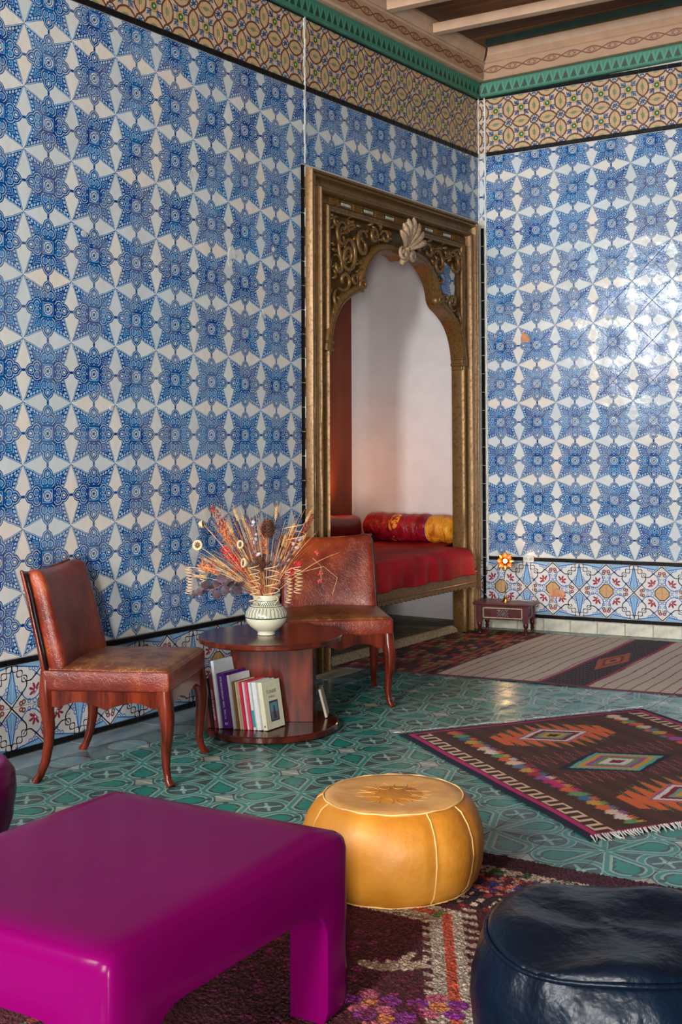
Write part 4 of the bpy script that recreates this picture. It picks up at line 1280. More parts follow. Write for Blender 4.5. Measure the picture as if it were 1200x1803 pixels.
def pouf_b():
    t = empty('leather_pouf', (PB[0], PB[1], .012)); tag(t, 'glossy navy black leather pouf cut off by the right edge of the picture', 'pouf')
    rp = [(0, 0), (.20, 0), (.240, .012), (.262, .045), (.276, .10), (.281, .15), (.278, .20), (.266, .245), (.250, .272), (.243, .284)]
    def f(a, z): return 1+.010*sin(9*a+z*12)*(z > .1)+.006*sin(17*a+3*sin(a*4))*(z > .15)+.008*sin(3*a)
    MB().lathe(rp, 140, f=f).obj('body', M['pouf_b'], t, smooth=True)
    def dz_(r, a): return .008*sin(3*a+r*20)*min(1, r*6)+.006*sin(5*a+1)*r*4
    m = MB(); R = [.246, .244, .236, .21, .17, .12, .06, .015]; Z = [.280, .291, .296, .302, .304, .300, .296, .295]
    vs = []; n = 96
    for r, z in zip(R, Z):
        for k in range(n):
            a = 2*PI*k/n; vs.append((r*(1+.008*sin(3*a))*cos(a), r*(1+.008*sin(3*a))*sin(a), z+(dz_(r, a) if r < .24 else dz_(.24, a)*.5)))
    m.add(vs, [(i*n+k, i*n+(k+1) % n, (i+1)*n+(k+1) % n, (i+1)*n+k) for i in range(len(R)-1) for k in range(n)]+[tuple((len(R)-1)*n+k for k in range(n))])
    m.obj('top_panel', M['pouf_b'], t, smooth=True)
    ring = [(.250*(1+.008*sin(3*a))*cos(a), .250*(1+.008*sin(3*a))*sin(a), .281+.5*dz_(.24, a)) for a in np.linspace(0, 2*PI, 97)]
    MB().tube(ring, .0050, 8, False).obj('piping', M['pouf_b'], t, smooth=True)
pouf_b()

# ================================================================ magenta lacquered table and stool
mt = empty('lacquered_coffee_table', (2.080, -5.600, .010), math.radians(3)); tag(mt, 'large glossy magenta lacquered coffee table with rounded corners in the foreground', 'table')
hx, hy, HT = .350, .392, .402
def solid(m): 
    me = m.mesh('tmp'); o = bpy.data.objects.new('tmp', me); COL.objects.link(o); return o
body = solid(rbox(hx, hy, HT/2, .040, 16, None, (0, 0, HT/2)))
def rpoly(hw, z0, z1, r):
    P = [(-hw, z0), (hw, z0)]
    for k in range(9): a = k/8*PI/2; P.append((hw-r+r*cos(a), z1-r+r*sin(a)))
    for k in range(9): a = PI/2+k/8*PI/2; P.append((-hw+r+r*cos(a), z1-r+r*sin(a)))
    return P
cx_ = solid(MB().prism(rpoly(hy-.108, -.1, .265, .075), -1, 1, Matrix(((0, 0, 1, 0), (1, 0, 0, 0), (0, 1, 0, 0), (0, 0, 0, 1)))))
cy_ = solid(MB().prism(rpoly(hx-.098, -.1, .265, .075), -1, 1, Matrix(((1, 0, 0, 0), (0, 0, 1, 0), (0, 1, 0, 0), (0, 0, 0, 1)))))
for c in (cx_, cy_):
    md = body.modifiers.new('b', 'BOOLEAN'); md.object = c; md.operation = 'DIFFERENCE'; md.solver = 'EXACT'
md = body.modifiers.new('bev', 'BEVEL'); md.width = .010; md.segments = 3; md.limit_method = 'ANGLE'; md.angle_limit = math.radians(50)
bpy.context.view_layer.update()
me = bpy.data.meshes.new_from_object(body.evaluated_get(bpy.context.evaluated_depsgraph_get()))
for o in (body, cx_, cy_): bpy.data.objects.remove(o)
me.name = 'table_body'; me.materials.clear(); me.materials.append(M['lacquer']); me.shade_smooth(); me.set_sharp_from_angle(angle=math.radians(60))
# split the body into top and four legs as parts
def split(me, zcut):
    out = []
    for part in range(5):
        bm = bmesh.new(); bm.from_mesh(me)
        def bis(co, no): bmesh.ops.bisect_plane(bm, geom=bm.verts[:]+bm.edges[:]+bm.faces[:], plane_co=co, plane_no=no, clear_outer=True)
        if part == 0: bis((0, 0, zcut), (0, 0, -1))
        else:
            sx, sy = ((1, 1), (1, -1), (-1, 1), (-1, -1))[part-1]
            bis((0, 0, zcut), (0, 0, 1)); bis((0, 0, 0), (-sx, 0, 0)); bis((0, 0, 0), (0, -sy, 0))
        m2 = bpy.data.meshes.new('table_top' if part == 0 else 'leg'); bm.to_mesh(m2); bm.free()
        m2.materials.append(M['lacquer']); m2.shade_smooth(); m2.set_sharp_from_angle(angle=math.radians(60)); out.append(m2)
    return out
for m2 in split(me, .185): link(m2.name, m2, mt)
sl = empty('lacquered_stool', (.985, -5.240, 0)); tag(sl, 'round glossy magenta stool, only its rim visible at the left edge of the picture', 'stool')
rp = [(0, 0), (.16, 0), (.185, .02), (.20, .10), (.235, .20), (.245, .28), (.240, .33), (.218, .360), (.200, .364), (.188, .352), (.175, .345), (0, .343)]
MB().lathe(rp, 64).obj('body', M['lacquer'], sl, smooth=True)
# ================================================================ rugs : woven grids, one dyed knot per grid point
M['rug'] = attr_mat('flat_woven_wool', .92, .5, .002, .2, 260)
M['pile'] = attr_mat('knotted_pile_wool', .95, 1.0, .010, .3, 130)
def rug(name, O, e1, e2, L1, L2, n1, n2, colf, h, mat, wave=.002, rough=0.0, thick=.004):
    A = np.linspace(0, 1, n1); B = np.linspace(0, 1, n2)
    a, b = np.meshgrid(A*L1, B*L2)
    col = colf(a, b)                      # (n2,n1,3) linear
    edge = np.minimum(np.minimum(a, L1-a), np.minimum(b, L2-b))
    wob = .004*np.sin(a*11+np.sin(b*5)*2)+.004*np.sin(b*13+a*3)
    X = O[0]+e1[0]*(a)+e2[0]*(b)+e2[0]*wob*(edge < .2)*.6; Y = O[1]+e1[1]*a+e2[1]*b+e2[1]*wob*(edge < .2)*.6
    Z = h+wave*(np.sin(a*7+b*3)+np.sin(b*9-a*4))*.5+wave
    if rough: Z = Z+rng.random(Z.shape)*rough
    Z = np.where(edge < 1e-6, Z-thick, Z)
    co = np.stack([X, Y, Z], -1).reshape(-1, 3)
    i = np.arange(n1-1); j = np.arange(n2-1); I, J = np.meshgrid(i, j)
    q = np.stack([J*n1+I, J*n1+I+1, (J+1)*n1+I+1, (J+1)*n1+I], -1).reshape(-1, 4)
    me = bpy.data.meshes.new(name)
    me.vertices.add(len(co)); me.vertices.foreach_set('co', co.astype(np.float32).ravel())
    me.loops.add(q.size); me.loops.foreach_set('vertex_index', q.astype(np.int32).ravel())
    me.polygons.add(len(q)); me.polygons.foreach_set('loop_start', np.arange(0, q.size, 4, dtype=np.int32))
    me.update(calc_edges=True); me.validate()
    at = me.color_attributes.new('dye', 'FLOAT_COLOR', 'POINT')
    c4 = np.ones((len(co), 4), np.float32); c4[:, :3] = np.clip(col.reshape(-1, 3), 0, 1); at.data.foreach_set('color', c4.ravel())
    me.materials.append(mat); me.shade_smooth()
    o = link(name, me)
    md = o.modifiers.new('s', 'SOLIDIFY'); md.thickness = thick; md.offset = -1
    return o
def sel(col, m, c):
    m = np.asarray(m)[..., None]; return np.where(m, np.array(c)[None, None, :], col)
def base(a, c, var=.12):
    col = np.ones(a.shape+(3,))*np.array(c); return col*(1+var*(np.sin(a*240)*.3+rng.random(a.shape)-.5))[..., None]
def tri(x): return np.abs((x % 1)-.5)*2          # 0..1..0

NAVY, PINK, CREAM, ORG, TEAL, YEL, PURP, GREEN, WHT, DRED = (.006, .006, .022), (.42, .012, .12), (.60, .42, .28), (.56, .105, .025), (.10, .33, .27), (.50, .26, .03), (.26, .07, .24), (.12, .24, .08), (.60, .52, .46), (.17, .006, .016)
L1, L2 = 1.513, 1.275
def kilim(a, b):
    col = base(b, (.058, .017, .010), .25)
    # field bands slightly varying across
    col *= (1+.18*np.sin(b*60))[..., None]
    for side in (0, 1):
        bb = b if side == 0 else L2-b
        # meander: a battlement line
        p = (a-.03)/.094; f = p % 1; lo, hi, t = .064, .116, .0050
        top = f < .55
        m = (np.abs(bb-np.where(top, hi, lo)) < t) | ((np.minimum(np.abs(f-0), np.abs(f-1)) < .10) & (bb > lo-t) & (bb < hi+t)) | ((np.abs(f-.55) < .10) & (bb > lo-t) & (bb < hi+t))
        col = sel(col, m & (a > .05) & (a < L1-.04), CREAM)
        # row of small slanted serrated lozenges
        bc = .232; k = np.floor((a-.06)/.058); f = ((a-.06)/.058) % 1
        pal = [ORG, GREEN, PINK, CREAM, (.32, .02, .03), YEL, (.10, .14, .22), GREEN, ORG, PINK, WHT, PURP, ORG, YEL, (.03, .12, .22), CREAM]
        w = .052*(1-tri(f+.0)*.55)*(1)+0*a
        saw = np.abs(bb-bc+(.012*((a*70) % 1)))
        m = (saw < .037*(1-np.abs(f-.5)*1.2)) & (a > .06) & (a < L1-.08)
        for kk in range(26): col = sel(col, m & (k == kk), pal[(kk*7+side*3) % len(pal)])
        m2 = (np.abs(bb-bc-.03+((a*70) % 1)*.02) < .012) & (a > .06) & (a < L1-.08); 
        for kk in range(26): col = sel(col, m2 & (k == kk) & (f > .35), pal[(kk*5+2+side) % len(pal)])
    # medallions
    for (ca, kind) in ((.285, 0), (.765, 1), (1.235, 0)):
        da = np.abs(a-ca); db = np.abs(b-.605)
        # stepped lozenge in knots
        d = np.maximum(da/.165, 0)+db/.27
        sp = .16*(1-tri(b/.052+.25))+0*a
        out = (d < 1.28-sp*2.0*(1)) & (da < .215) & (db < .29)
        spk = (da < .215*(.35+.65*tri(b/.058))) & (db < .275)
        d2 = da/.125+db/.185
        if kind == 0:
            col = sel(col, (((da < .215*(.10+.90*tri(b/.058))) & (db < .275)) & (d < 1.45)), ORG); col = sel(col, out & (d < .80), ORG)
            col = sel(col, (np.abs(da-.215*(.35+.65*tri(b/.058))) < .006) & (db < .27) & (d < 1.6), GREEN)
            lay = [(1.02, PURP), (.93, WHT), (.76, DRED), (.56, (.12, .26, .20)), (.40, YEL), (.22, (.01, .01, .012))]
        else:
            col = sel(col, (np.abs(da-.215*(.30+.70*tri(b/.050))) < .0075) & (db < .36) & (db > .01), (.45, .08, .12)); col = sel(col, (d < 1.02), NAVY)
            lay = [(1.22, TEAL), (1.04, YEL), (.84, PURP), (.66, GREEN), (.48, WHT), (.24, DRED)]
        st = np.floor(tri(b/.03+a/.03)*2)/2*.06
        for thv, c in lay: col = sel(col, d2 < thv+st-.03, c)
    edge = np.minimum(np.minimum(a, L1-a), np.minimum(b, L2-b))
    eb = np.minimum(b, L2-b); ea = np.minimum(a, L1-a)
    col = sel(col, (eb < .052) | (ea < .036), PINK); col = sel(col, (eb < .029) | (ea < .020), NAVY)
    return col
k1 = rug('kilim_rug', (1.152, -2.962), (.825, -.5652), (.5652, .825), L1, L2, 470, 400, kilim, .004, M['rug'])
tag(k1, 'dark brown kilim with serrated diamond medallions and a pink edge on the tiled floor', 'rug')
def fringe(parent, O, d, L, out, n, ln=.045, seed=1):
    rr = random.Random(seed); m = MB()
    for k in range(n):
        t = (k+.5)/n*L+rr.uniform(-.004, .004); l = ln*rr.uniform(.4, 1.2); bend = rr.uniform(-.018, .018)
        x, y = O[0]+d[0]*t, O[1]+d[1]*t
        P = [(x+out[0]*l*f+d[0]*bend*f*f, y+out[1]*l*f+d[1]*bend*f*f, .009*(1-f)+.0035+.002*rr.random()) for f in (-.15, .3, .65, 1)]
        m.tube(P, [.0028, .0026, .0022, .001], 4, False)
    o = m.obj('fringe', M['fringe'], parent); o['kind'] = 'stuff'; return o
M['fringe'] = simple('cotton_fringe', (.50, .50, .46), .9)
fringe(k1, (1.152, -2.962), (.5652, .825), L2, (-.825, .5652), 130, .035, 2)
fringe(k1, (1.152+.825*L1, -2.962-.5652*L1), (.5652, .825), L2, (.825, -.5652), 130, .035, 3)

# back rug: red patterned band, beige fields with thin red lines, dark diamond band
def back_rug(a, b):
    beige = base(a, (.52, .43, .35), .10)
    col = beige
    wob = .010*np.sin(b*5+a*9)+.006*np.sin(b*13)
    x = a+wob*.5
    ln = np.abs(((x-.60)/.0725) % 1-.5); col = sel(col, ln > .452, (.20, .010, .018))
    n = rng.random(a.shape)
    u = a+b*.16
    # first band
    m1 = a < .60+.0*b
    red = np.ones(a.shape+(3,))*np.array((.13, .016, .014))
    cell_i = np.floor(u/.045); cell_j = np.floor((b+.02*np.sin(cell_i*9))/.085+ (cell_i % 2)*.5); h = (np.sin(cell_i*12.9898+cell_j*78.233)*43758.5453) % 1
    pal = [(.30, .035, .025), (.015, .012, .02), (.42, .11, .04), (.22, .20, .06), (.10, .012, .03), (.34, .20, .12), (.05, .02, .03), (.40, .03, .03)]
    for k, c in enumerate(pal): red = sel(red, (h*8).astype(int) == k, c)
    fi = (u/.045) % 1; fj = ((b+.02*np.sin(cell_i*9))/.085+(cell_i % 2)*.5) % 1
    red = sel(red, (fi < .14) | (np.abs(fj-fi*.3) < .10), (.035, .006, .010))
    col = np.where(m1[..., None], red, col)
    col = sel(col, np.abs(a-.60) < .010, (.16, .012, .03)); col = sel(col, (np.abs(a-.53) < .006) | (np.abs(a-.48) < .005), (.36, .12, .05))
    # dark band
    for c0 in (1.33, 2.78):
        m2 = np.abs(a-c0) < .135
        dk = np.ones(a.shape+(3,))*np.array((.040, .012, .028))
        z = tri(b/.05+np.floor((a-c0)/.022)*.25); dk = sel(dk, (z > .7), (.012, .010, .022)); dk = sel(dk, ((z < .10)), (.16, .05, .10)); dk = sel(dk, (np.abs((a/.022) % 1-.5) > .40) & (np.floor(b/.03) % 2 == 0), (.05, .10, .06))
        da = np.abs(a-c0)/.085; db = np.abs(b-.80)/.30; d = da+db
        dk = sel(dk, d < 1.05, (.38, .09, .035)); dk = sel(dk, (d < .66), (.16, .03, .03)); dk = sel(dk, d < .48, (.45, .14, .06)); dk = sel(dk, d < .2, (.10, .02, .02))
        dk = sel(dk, np.abs(np.abs(a-c0)-.125) < .010, (.28, .03, .07))
        col = np.where(m2[..., None], dk, col); 
    col *= (.93+.14*n)[..., None]
    e = np.minimum(b, 1.62-b); col = sel(col, e < .010, (.08, .02, .03))
    return col
ar = math.radians(7.0)
k2 = rug('striped_kilim_rug', (-.005, -1.760), (cos(ar), sin(ar)), (-sin(ar)*.3, cos(ar)), 3.3, 1.62, 1050, 330, back_rug, .004, M['rug'], .003)
tag(k2, 'long beige striped rug with a dark red patterned end lying along the back wall', 'rug')
# pile rug in the foreground
def noisef(a, b, s):
    return (np.sin(np.floor(a/s)*12.9898+np.floor(b/s)*78.233)*43758.5453) % 1
def shag(a, b):
    # a along +x from x=1.30, b towards the camera from y=-4.16
    K = .012
    n = noisef(a, b, K); n2 = noisef(a+.3, b+.7, .024)
    col = base(a, (.075, .005, .012), .5)
    zig = .018*np.sign(np.sin(b*120))
    # outer border
    col = sel(col, b < .10, (.045, .006, .016))
    m = (b > .10) & (b < .155); col = sel(col, m & (n > .25), (.42, .33, .25)); col = sel(col, m & (n2 > .72), (.05, .10, .04))
    m = (b > .155) & (b < .30)
    col = sel(col, m, (.10, .008, .02)); col = sel(col, m & (n2 > .45), (.38, .04, .03)); col = sel(col, m & (n2 > .62), (.50, .14, .10)); col = sel(col, m & (n2 > .80), (.05, .03, .16)); col = sel(col, m & (n > .88), (.48, .30, .24)); col = sel(col, m & (n < .08), (.015, .008, .012))
    m = (b > .30) & (b < .42); sp = (np.abs(((a/.048) % 1)-.5) > .30) & (np.abs(((b/.036) % 1)-.5) > .22)
    col = sel(col, m, (.020, .006, .010)); col = sel(col, m & sp & (n > .25), (.52, .38, .28)); col = sel(col, m & (n2 > .83), (.30, .02, .03))
    # inner cream line with orange core running round the field
    xs = 1.045+(b-.45)*.60
    inn = (a < xs) & (b > .45)
    fld = (np.minimum(xs-a, b-.50) > 0)
    dist = np.minimum((xs-a)*.86, b-.46)
    zz = .020*(tri(b/.040) > .5)+.0
    line = (dist > 0) & (dist < .085+zz) & (b > .44)
    col = sel(col, line, (.40, .34, .27)); col = sel(col, line & (np.abs(dist-.040) < .013), (.45, .07, .03)); col = sel(col, line & (n2 > .8) & (b < .56), (.12, .18, .05))
    out = (a > xs) & (b > .42); tooth = (tri(b/.040) > .5) & (a < xs+.045); col = sel(col, out & tooth, (.42, .34, .28))
    # bird
    def blobm(cx, cy, rx, ry): return ((a-cx)/rx)**2+((b-cy)/ry)**2 < 1
    for cx, cy, rx, ry in ((1.07, .83, .055, .026), (1.035, .86, .05, .020), (1.105, .815, .03, .02), (1.075, .785, .012, .045), (1.12, .80, .014, .03)): col = sel(col, blobm(cx, cy, rx, ry), (.48, .36, .26))
    for cx, cy in ((1.13, 1.03), (1.27, .97), (1.20, 1.08)):
        for k in range(5):
            t = k*1.257+.4; col = sel(col, blobm(cx+.05*cos(t), cy+.04*sin(t), .026, .022), (.46, .10, .16) if k % 2 else (.22, .02, .22))
        col = sel(col, blobm(cx, cy, .022, .02), (.50, .16, .05))
    col = sel(col, (dist > .11) & (n2 > .93) & (b > .7), (.16, .01, .06))
    # farther field, on the left below the table
    m = (a < .75) & (b > .6); col = sel(col, m & (n2 > .84), (.30, .03, .03)); col = sel(col, m & (n2 < .10), (.16, .10, .07))
    return np.clip(col*(.6+.8*rng.random(a.shape))[..., None], 0, 1)
k3 = rug('pile_rug', (1.80, -4.160+.015), (1, .03), (-.06, -1), 2.5, 2.3, 540, 500, lambda a, b: shag(a+.50-.06*b, b), .006, M['pile'], .002, .006, .006)
tag(k3, 'thick dark red knotted pile rug with cream zigzags under the poufs and the magenta table', 'rug')
# pale rope like edge of a mat along the niche sill
M['jute'] = simple('jute_edge', (.34, .26, .17), .9, 60, .35, .5)
m = MB(); rr = random.Random(4)
for k in range(150):
    y = -1.80+k*.0098; m.tube([(-.085, y, .040), (-.040, y+rr.uniform(-.004, .004), .043+rr.uniform(0, .004)), (-.010, y+rr.uniform(-.006, .006), .026), (-.002+rr.uniform(0, .006), y, .010)], [.004, .0055, .005, .003], 5, False)
o = m.obj('mat_edge', M['jute'], None); o['kind'] = 'stuff'; tag(o, 'pale woven mat edge along the sill below the day bed', 'mat')

# ================================================================ vase and dried bouquet
VC = (TC[0]-.085+.03, TC[1]-.012+.02)
R84, R54 = cos(YAW), sin(YAW)
def imgdir(dx, dy): return (dx*cos(YAW)-dy*sin(YAW), dx*sin(YAW)+dy*cos(YAW))   # dx to the right of the picture, dy away
VC = (TC[0]+imgdir(-.018, -.02)[0], TC[1]+imgdir(-.018, -.02)[1])
g = Graph('painted_pottery'); x, y, z = g.xy(g.obj()); ang = g.m('ARCTAN2', y, x); n = g.noise(g.obj(), 30, 3)
col = g.mix(n, (.50, .48, .33), (.64, .62, .47))
teal_ = g.mix(n, (.004, .020, .030), (.01, .06, .06))
band1 = (z > .083)*(z < .124); st_ = ((ang*5.1).fract()-.5).abs() < .33
fine = ((ang*15.3).fract()-.5).abs() < .27
col = g.mix(band1*st_*fine, col, teal_)
band2 = (z > .132)*(z < .150); chk = ((((ang*7.0).fract()-.5)*(((z*62).fract())-.5)) > 0)
col = g.mix(band2*chk, col, teal_)
for zz in (.079, .081, .128, .154): col = g.mix((z-zz).abs() < .0016, col, (.02, .03, .03))
M['pottery'] = g.out(col, .18, n, .15, .003)
vs_ = empty('painted_vase', (VC[0], VC[1], TT+.001)); tag(vs_, 'small round cream pottery vase with blue green bands on the round table', 'vase')
MB().lathe([(.0, .0), (.039, 0), (.040, .004), (.038, .014), (.050, .021), (.074, .040), (.090, .062), (.095, .084), (.090, .106), (.075, .126), (.061, .138), (.056, .152), (.060, .168), (.065, .178), (.060, .179), (.050, .165), (.048, .15), (.05, .10), (0, .09)], 56).obj('body', M['pottery'], vs_, smooth=True)
VT = Vector((VC[0], VC[1], TT+.165))
PXM = 1/405.0            # metres per pixel at the vase
def bp(px, py, dep=0.0):
    """a point of the bouquet given relative to the vase mouth at (476,1048): right, up, away"""
    d = imgdir((px-476)*PXM, dep); return Vector((VT.x+d[0], VT.y+d[1], VT.z+(1046-py)*PXM))
def stem(px, py, dep=0, bow=.0, x0=None, n=9, droop=0):
    e = bp(px, py, dep); r0 = random.uniform(0, .03); a0 = random.uniform(0, 2*PI)
    s = Vector((VT.x+r0*cos(a0)+ (e.x-VT.x)*.08, VT.y+r0*sin(a0)+(e.y-VT.y)*.08, VT.z-.10))
    rim = Vector((VT.x+(e-VT).x*.10, VT.y+(e-VT).y*.10, VT.z+.012))
    P = []
    for i in range(n+1):
        f = i/n
        q = s.lerp(rim, min(1, f*5)) if f < .2 else rim.lerp(e, (f-.2)/.8)
        q = q+Vector((0, 0, bow*sin(PI*max(0, f-.2)/.8)))
        if f > .2: q.z -= droop*((f-.2)/.8)**3
        P.append(q)
    return P
M['straw'] = simple('straw', (.58, .34, .13), .7, 40, .35); M['straw_o'] = simple('orange_grass', (.52, .18, .045), .7, 40, .35); M['straw_r'] = simple('red_brown_stem', (.30, .055, .03), .7, 40, .35)
M['berry'] = simple('scarlet_dried_flower', (.60, .035, .03), .6, 60, .3); M['cone'] = simple('pine_cone_brown', (.12, .045, .022), .6, 60, .5); M['podin'] = simple('pod_inside', (.11, .05, .025), .8, 60)
M['pod'] = simple('pale_pod', (.62, .46, .27), .6, 40, .2); M['curl'] = simple('pale_curled_twig', (.66, .44, .24), .5, 40, .2); M['euc'] = simple('grey_purple_leaf', (.075, .045, .055), .55, 30, .3); M['silverl'] = simple('silver_leaf', (.42, .38, .42), .45, 30, .2)
M['orangef'] = simple('orange_floret', (.62, .18, .05), .7, 60, .3)
# fine grass that nobody could count
m = MB(); m2 = MB(); m3 = MB()
for k in range(130):
    side = random.random()
    if k % 3 == 0: px, py = random.gauss(425, 26), random.gauss(905, 26)
    elif k % 3 == 1: px, py = random.gauss(380, 30), random.gauss(965, 24)
    else: px, py = random.gauss(520, 42), random.gauss(925, 35)
    P = stem(px, py, random.uniform(-.06, .10), random.uniform(-.01, .03), droop=random.uniform(0, .03))
    (m, m2, m3)[random.choice((0, 0, 1, 2, 2))].tube(P, [.0013]*6+[.0011, .0009, .0007, .0005], 4, False)
for q, mt_, nm in ((m, 'straw', 'tan'), (m2, 'straw_o', 'orange'), (m3, 'straw_r', 'red brown')):
    o = q.obj('dried_grass', M[mt_], None); tag(o, 'fine %s grass stems filling the bouquet in the painted vase' % nm, 'dried grass', kind='stuff')
# wheat ears
def ear(px, py, dep, tilt_, first=None):
    t = empty('wheat_stem'); P = stem(px, py, dep, .01)
    MB().tube(P, .0013, 4, False).obj('stalk', M['straw'], t)
    d = (P[-1]-P[-3]).normalized(); e = MB(); a = d.orthogonal().normalized(); b = d.cross(a)
    for i in range(9):
        for s_ in (-1, 1):
            c = P[-1]+d*(i*.0062-.02); v = (a if i % 2 else b)*s_
            e.tube([c, c+d*.006+v*.0045, c+d*.016+v*.005], [.0012, .0026, .0004], 5, False)
            if i > 3: e.tube([c+d*.014+v*.004, c+d*.045+v*.010], [.0005, .0002], 3, False)
    e.obj('ear', M['straw'], t); return t
for k, (px, py, dp_) in enumerate([(412, 925, .02), (424, 902, .0), (436, 915, .03), (448, 935, -.01), (398, 985, -.03), (385, 1000, .0), (410, 1000, -.05), (520, 930, .02), (538, 948, .0), (505, 950, .04), (362, 1008, -.02), (375, 985, .05), (492, 900, .05), (550, 905, .03)]):
    tag(ear(px, py, dp_, 0), 'thin dried wheat stem fanning out of the painted vase', 'wheat', 'dried wheat stems in the vase')
# red dried sprays
SPR = [(400, 958, 0, 'bright red dried spray rising left above the vase', 'berry', 70, 34), (392, 915, .03, 'orange tipped spray left of centre, above the bright red spray', 'orangef', 46, 26), (357, 985, -.02, 'rusty orange spray low on the far left of the bouquet', 'orangef', 46, 20),
       (375, 880, .05, 'tall thin reddish spray reaching highest on the left of the bouquet', 'straw_r', 40, 40), (535, 985, .02, 'dense red spray low on the right of the bouquet', 'berry', 60, 22), (556, 900, .06, 'slender pink red spray standing right of the pine cone', 'straw_r', 34, 24), (468, 915, .06, 'faded orange spray in the centre behind the pine cone', 'orangef', 50, 34)]
for (px, py, dp_, lab, mt_, cnt, ln) in SPR:
    t = empty('dried_flower_spray'); P = stem(px, py, dp_, .005, n=12); MB().tube(P, .0013, 4, False).obj('stalk', M['straw_r'], t)
    e = MB(); d = (P[-1]-P[-4]).normalized()
    for i in range(int(cnt*1.7)):
        c = P[-1]-d*random.uniform(0, ln*PXM*1.6)+Vector([random.gauss(0, .009) for _ in range(3)]); r = random.uniform(.0026, .0050)
        e.tube([c, c+Vector([random.gauss(0, .006) for _ in range(3)])+d*.006], [r, r*.4], 5)
    e.obj('florets', M[mt_], t)['kind'] = 'stuff'; tag(t, lab, 'dried flower', 'dried sprays in the vase')
# far right drooping thread with red tufts
t = empty('dried_flower_spray'); P = [VT+Vector((0, 0, -.08)), bp(490, 1020), bp(530, 1003), bp(580, 990, -.02), bp(605, 1010, -.02), bp(596, 1040, -.02)]
MB().tube(P, .0011, 4, False).tube([bp(560, 975), bp(575, 990), bp(575, 1012)], .0009, 4, False).obj('stalk', M['straw'], t)
e = MB()
for c in (bp(567, 968), bp(574, 1004), bp(573, 1018)):
    for i in range(14): q = c+Vector([random.gauss(0, .005) for _ in range(3)]); e.tube([q, q+Vector((0, 0, .006))], [.003, .001], 5)
e.obj('florets', M['berry'], t)['kind'] = 'stuff'; tag(t, 'arching thin stem with small red tufts, far right of the bouquet', 'dried flower', 'dried sprays in the vase')
# spiral twigs
def coil(px, py0, py1, r, turns, dep, lab, hang=True, r2=None):
    t = empty('spiral_twig'); n = int(turns*14); P = []
    a0 = stem(px, py0, dep, .03 if hang else 0, n=7)
    pre = a0[:-1] if hang else [VT+Vector((0, 0, -.08))]
    for i in range(n+1):
        f = i/n; a = 2*PI*turns*f; rr_ = (r+(((r2 or r)-r)*f))*PXM
        d = imgdir(rr_*cos(a), rr_*sin(a)*.9); b = bp(px+(4*sin(f*3)), py0+(py1-py0)*f, dep); P.append(Vector((b.x+d[0], b.y+d[1], b.z)))
    MB().tube(pre+P, [.0014]*len(pre)+[.0021]*len(P), 5, False).obj('twig', M['curl'], t); tag(t, lab, 'twig', 'spiral twigs in the vase')
coil(336, 990, 1038, 6.5, 9, -.02, 'tightly coiled pale twig hanging at the far left of the bouquet')
coil(360, 990, 1030, 6, 5, -.03, 'second coiled twig hanging just right of the far left one')
coil(532, 990, 1038, 7, 7, -.02, 'coiled twig hanging on the right in front of the red chair back')
coil(515, 1000, 1056, 5, 9, -.01, 'darker tight coil hanging just right of the vase')
coil(455, 1055, 985, 8, 6, -.07, 'loose coil standing at the left side of the vase mouth', False, 10)
coil(486, 1046, 985, 14, 4, -.06, 'wide loose coil standing above the right side of the vase', False, 13)
coil(525, 955, 912, 14, 2, .02, 'big open curl at the upper right beside the door frame', True, 22)
# pine cones
def cone(px, py, r, lab, dep=0):
    t = empty('pine_cone'); P = stem(px, py+8, dep, 0); MB().tube(P, .002, 5, False).obj('stalk', M['straw_r'], t)
    c = bp(px, py, dep); e = MB(); R_ = r*PXM; k = 0
    for i in range(11):
        f = i/10; z = (f-.5)*2.3*R_; rad = R_*(.35+.75*sin(PI*(.15+.75*f)))
        for j in range(9):
            a = 2*PI*(j+.5*(i % 2))/9; o_ = Vector((cos(a), sin(a), 0)); s_ = Vector((-sin(a), cos(a), 0)); b = c+Vector((0, 0, z))
            w = R_*.26; e.add([b+o_*rad*.3, b+o_*rad*.85+s_*w+Vector((0, 0, .002)), b+o_*rad*1.02+Vector((0, 0, .006)), b+o_*rad*.85-s_*w+Vector((0, 0, .002)), b+o_*rad*.75+Vector((0, 0, -.004))], [(0, 1, 2, 3), (0, 1, 4), (1, 2, 4), (2, 3, 4), (3, 0, 4)])
    e.obj('scales', M['cone'], t); tag(t, lab, 'pine cone')
cone(479, 922, 13, 'open brown pine cone high in the middle of the bouquet', .0)
cone(466, 985, 10, 'darker pine cone half buried low in the middle of the bouquet', -.03)
# cut pods
def pod(px, py, r, lab, face, dep=-.02):
    t = empty('seed_pod'); P = stem(px, py, dep, .01); MB().tube(P, .0018, 5, False).obj('stalk', M['straw'], t)
    c = bp(px, py, dep-.01); R_ = r*PXM; to = Vector(imgdir(*face)+(.15,)).normalized()
    Mx = Matrix.Translation(c) @ to.to_track_quat('Z', 'Y').to_matrix().to_4x4()
    q = MB().lathe([(0, -R_*1.2), (R_*.6, -R_*.9), (R_, -.1*R_), (R_*.98, .1*R_), (R_*.66, .12*R_), (R_*.6, -.1*R_), (0, -.12*R_)], 20); q.v = [tuple(Mx @ Vector(v)) for v in q.v]; q.obj('shell', M['pod'], t, smooth=True)
    q = MB()
    for k in range(8):
        a = 2*PI*k/8; q.tube([Mx @ Vector((R_*.12*cos(a), R_*.12*sin(a), .0)), Mx @ Vector((R_*.56*cos(a), R_*.56*sin(a), .0))], R_*.11, 5)
    q.obj('seed_cells', M['podin'], t); tag(t, lab, 'seed pod')
pod(355, 949, 9.5, 'round cut seed pod with a dark star centre at the left of the bouquet', (-.2, -1), -.05)
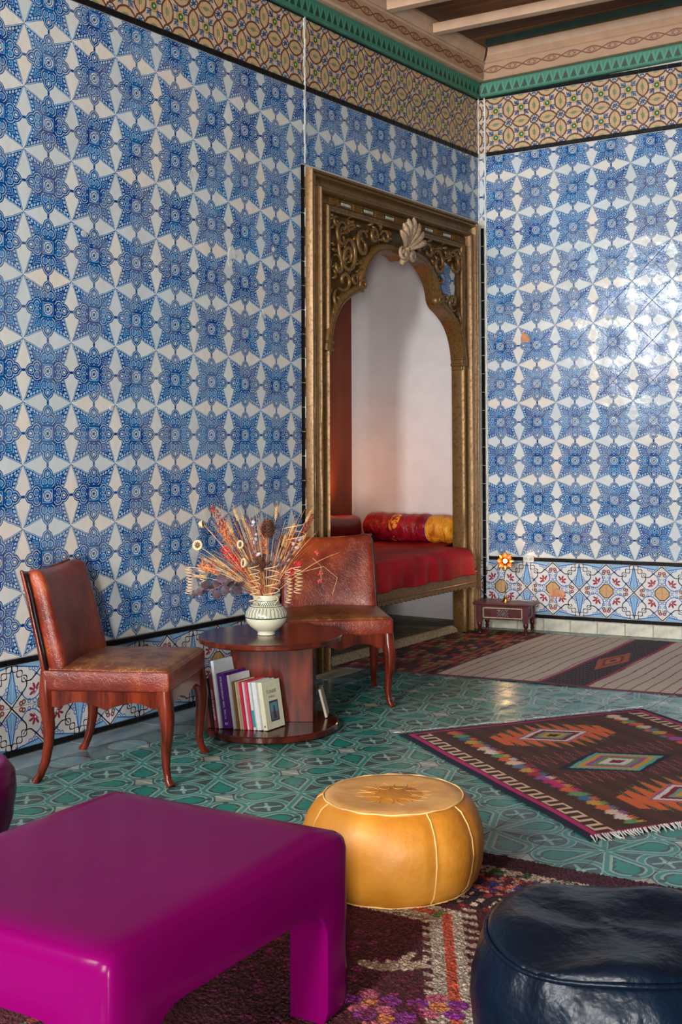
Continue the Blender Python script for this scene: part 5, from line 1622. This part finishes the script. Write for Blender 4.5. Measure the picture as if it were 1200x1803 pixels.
pod(430, 949, 8, 'small cut seed pod seen edge on, left of the silver leaves', (-.8, -1))
pod(437, 981, 9, 'pale cup shaped pod low on the left above the vase', (-1, -.6), -.05)
pod(363, 912, 7.5, 'closed white and tan pod on a thin stem at the upper left', (1, -.2))
# leaves
def leafy(pts, lab, mt_, size, name='eucalyptus_branch'):
    t = empty(name); P = [VT+Vector((0, 0, -.08))]+[bp(*p) for p in pts]; MB().tube(P, .0016, 5, False).obj('stalk', M['straw_r'], t)
    for k, c in enumerate(P[2:]*2):
        for q_ in range(2):
            v = Vector([random.gauss(0, 1) for _ in range(3)]).normalized(); s_ = v.orthogonal().normalized(); u = v.cross(s_); L_ = size*random.uniform(.7, 1.2)
            c2 = c+v*.004
            MB().add([c2, c2+v*L_*.35+s_*L_*.42, c2+v*L_*.8+s_*L_*.36+u*.003, c2+v*L_*1.05+u*.006, c2+v*L_*.8-s_*L_*.36+u*.003, c2+v*L_*.35-s_*L_*.42, c2+v*L_*.5+u*-.004], [(0, 1, 6), (1, 2, 6), (2, 3, 6), (3, 4, 6), (4, 5, 6), (5, 0, 6)]).obj('leaf', M[mt_], t, smooth=True)
    tag(t, lab, 'leaves')
leafy([(445, 1010, -.04), (420, 1022, -.05), (400, 1020, -.05), (385, 1028, -.05), (368, 1030, -.05), (356, 1040, -.05)], 'dusky purple leafy branch drooping left over the vase', 'euc', .044)
leafy([(500, 1005, -.02), (505, 985, -.03), (520, 972, -.02), (512, 960, -.01)], 'dark dusty leaves on the right of the bouquet before the chair back', 'euc', .026)
leafy([(462, 1000, -.02), (458, 965, -.02), (456, 950, -.02), (455, 935, -.01), (455, 915, 0)], 'upright sprig of small silver leaves in the centre of the bouquet', 'silverl', .018)
leafy([(490, 1010, .0), (510, 975, .0), (525, 955, 0), (533, 940, 0)], 'grey silver leaf sprig at the upper right by the door frame', 'silverl', .020)
leafy([(460, 1010, -.03), (455, 990, -.03), (462, 975, -.02), (480, 985, 0)], 'cluster of dark leaves just above the vase mouth', 'euc', .028)
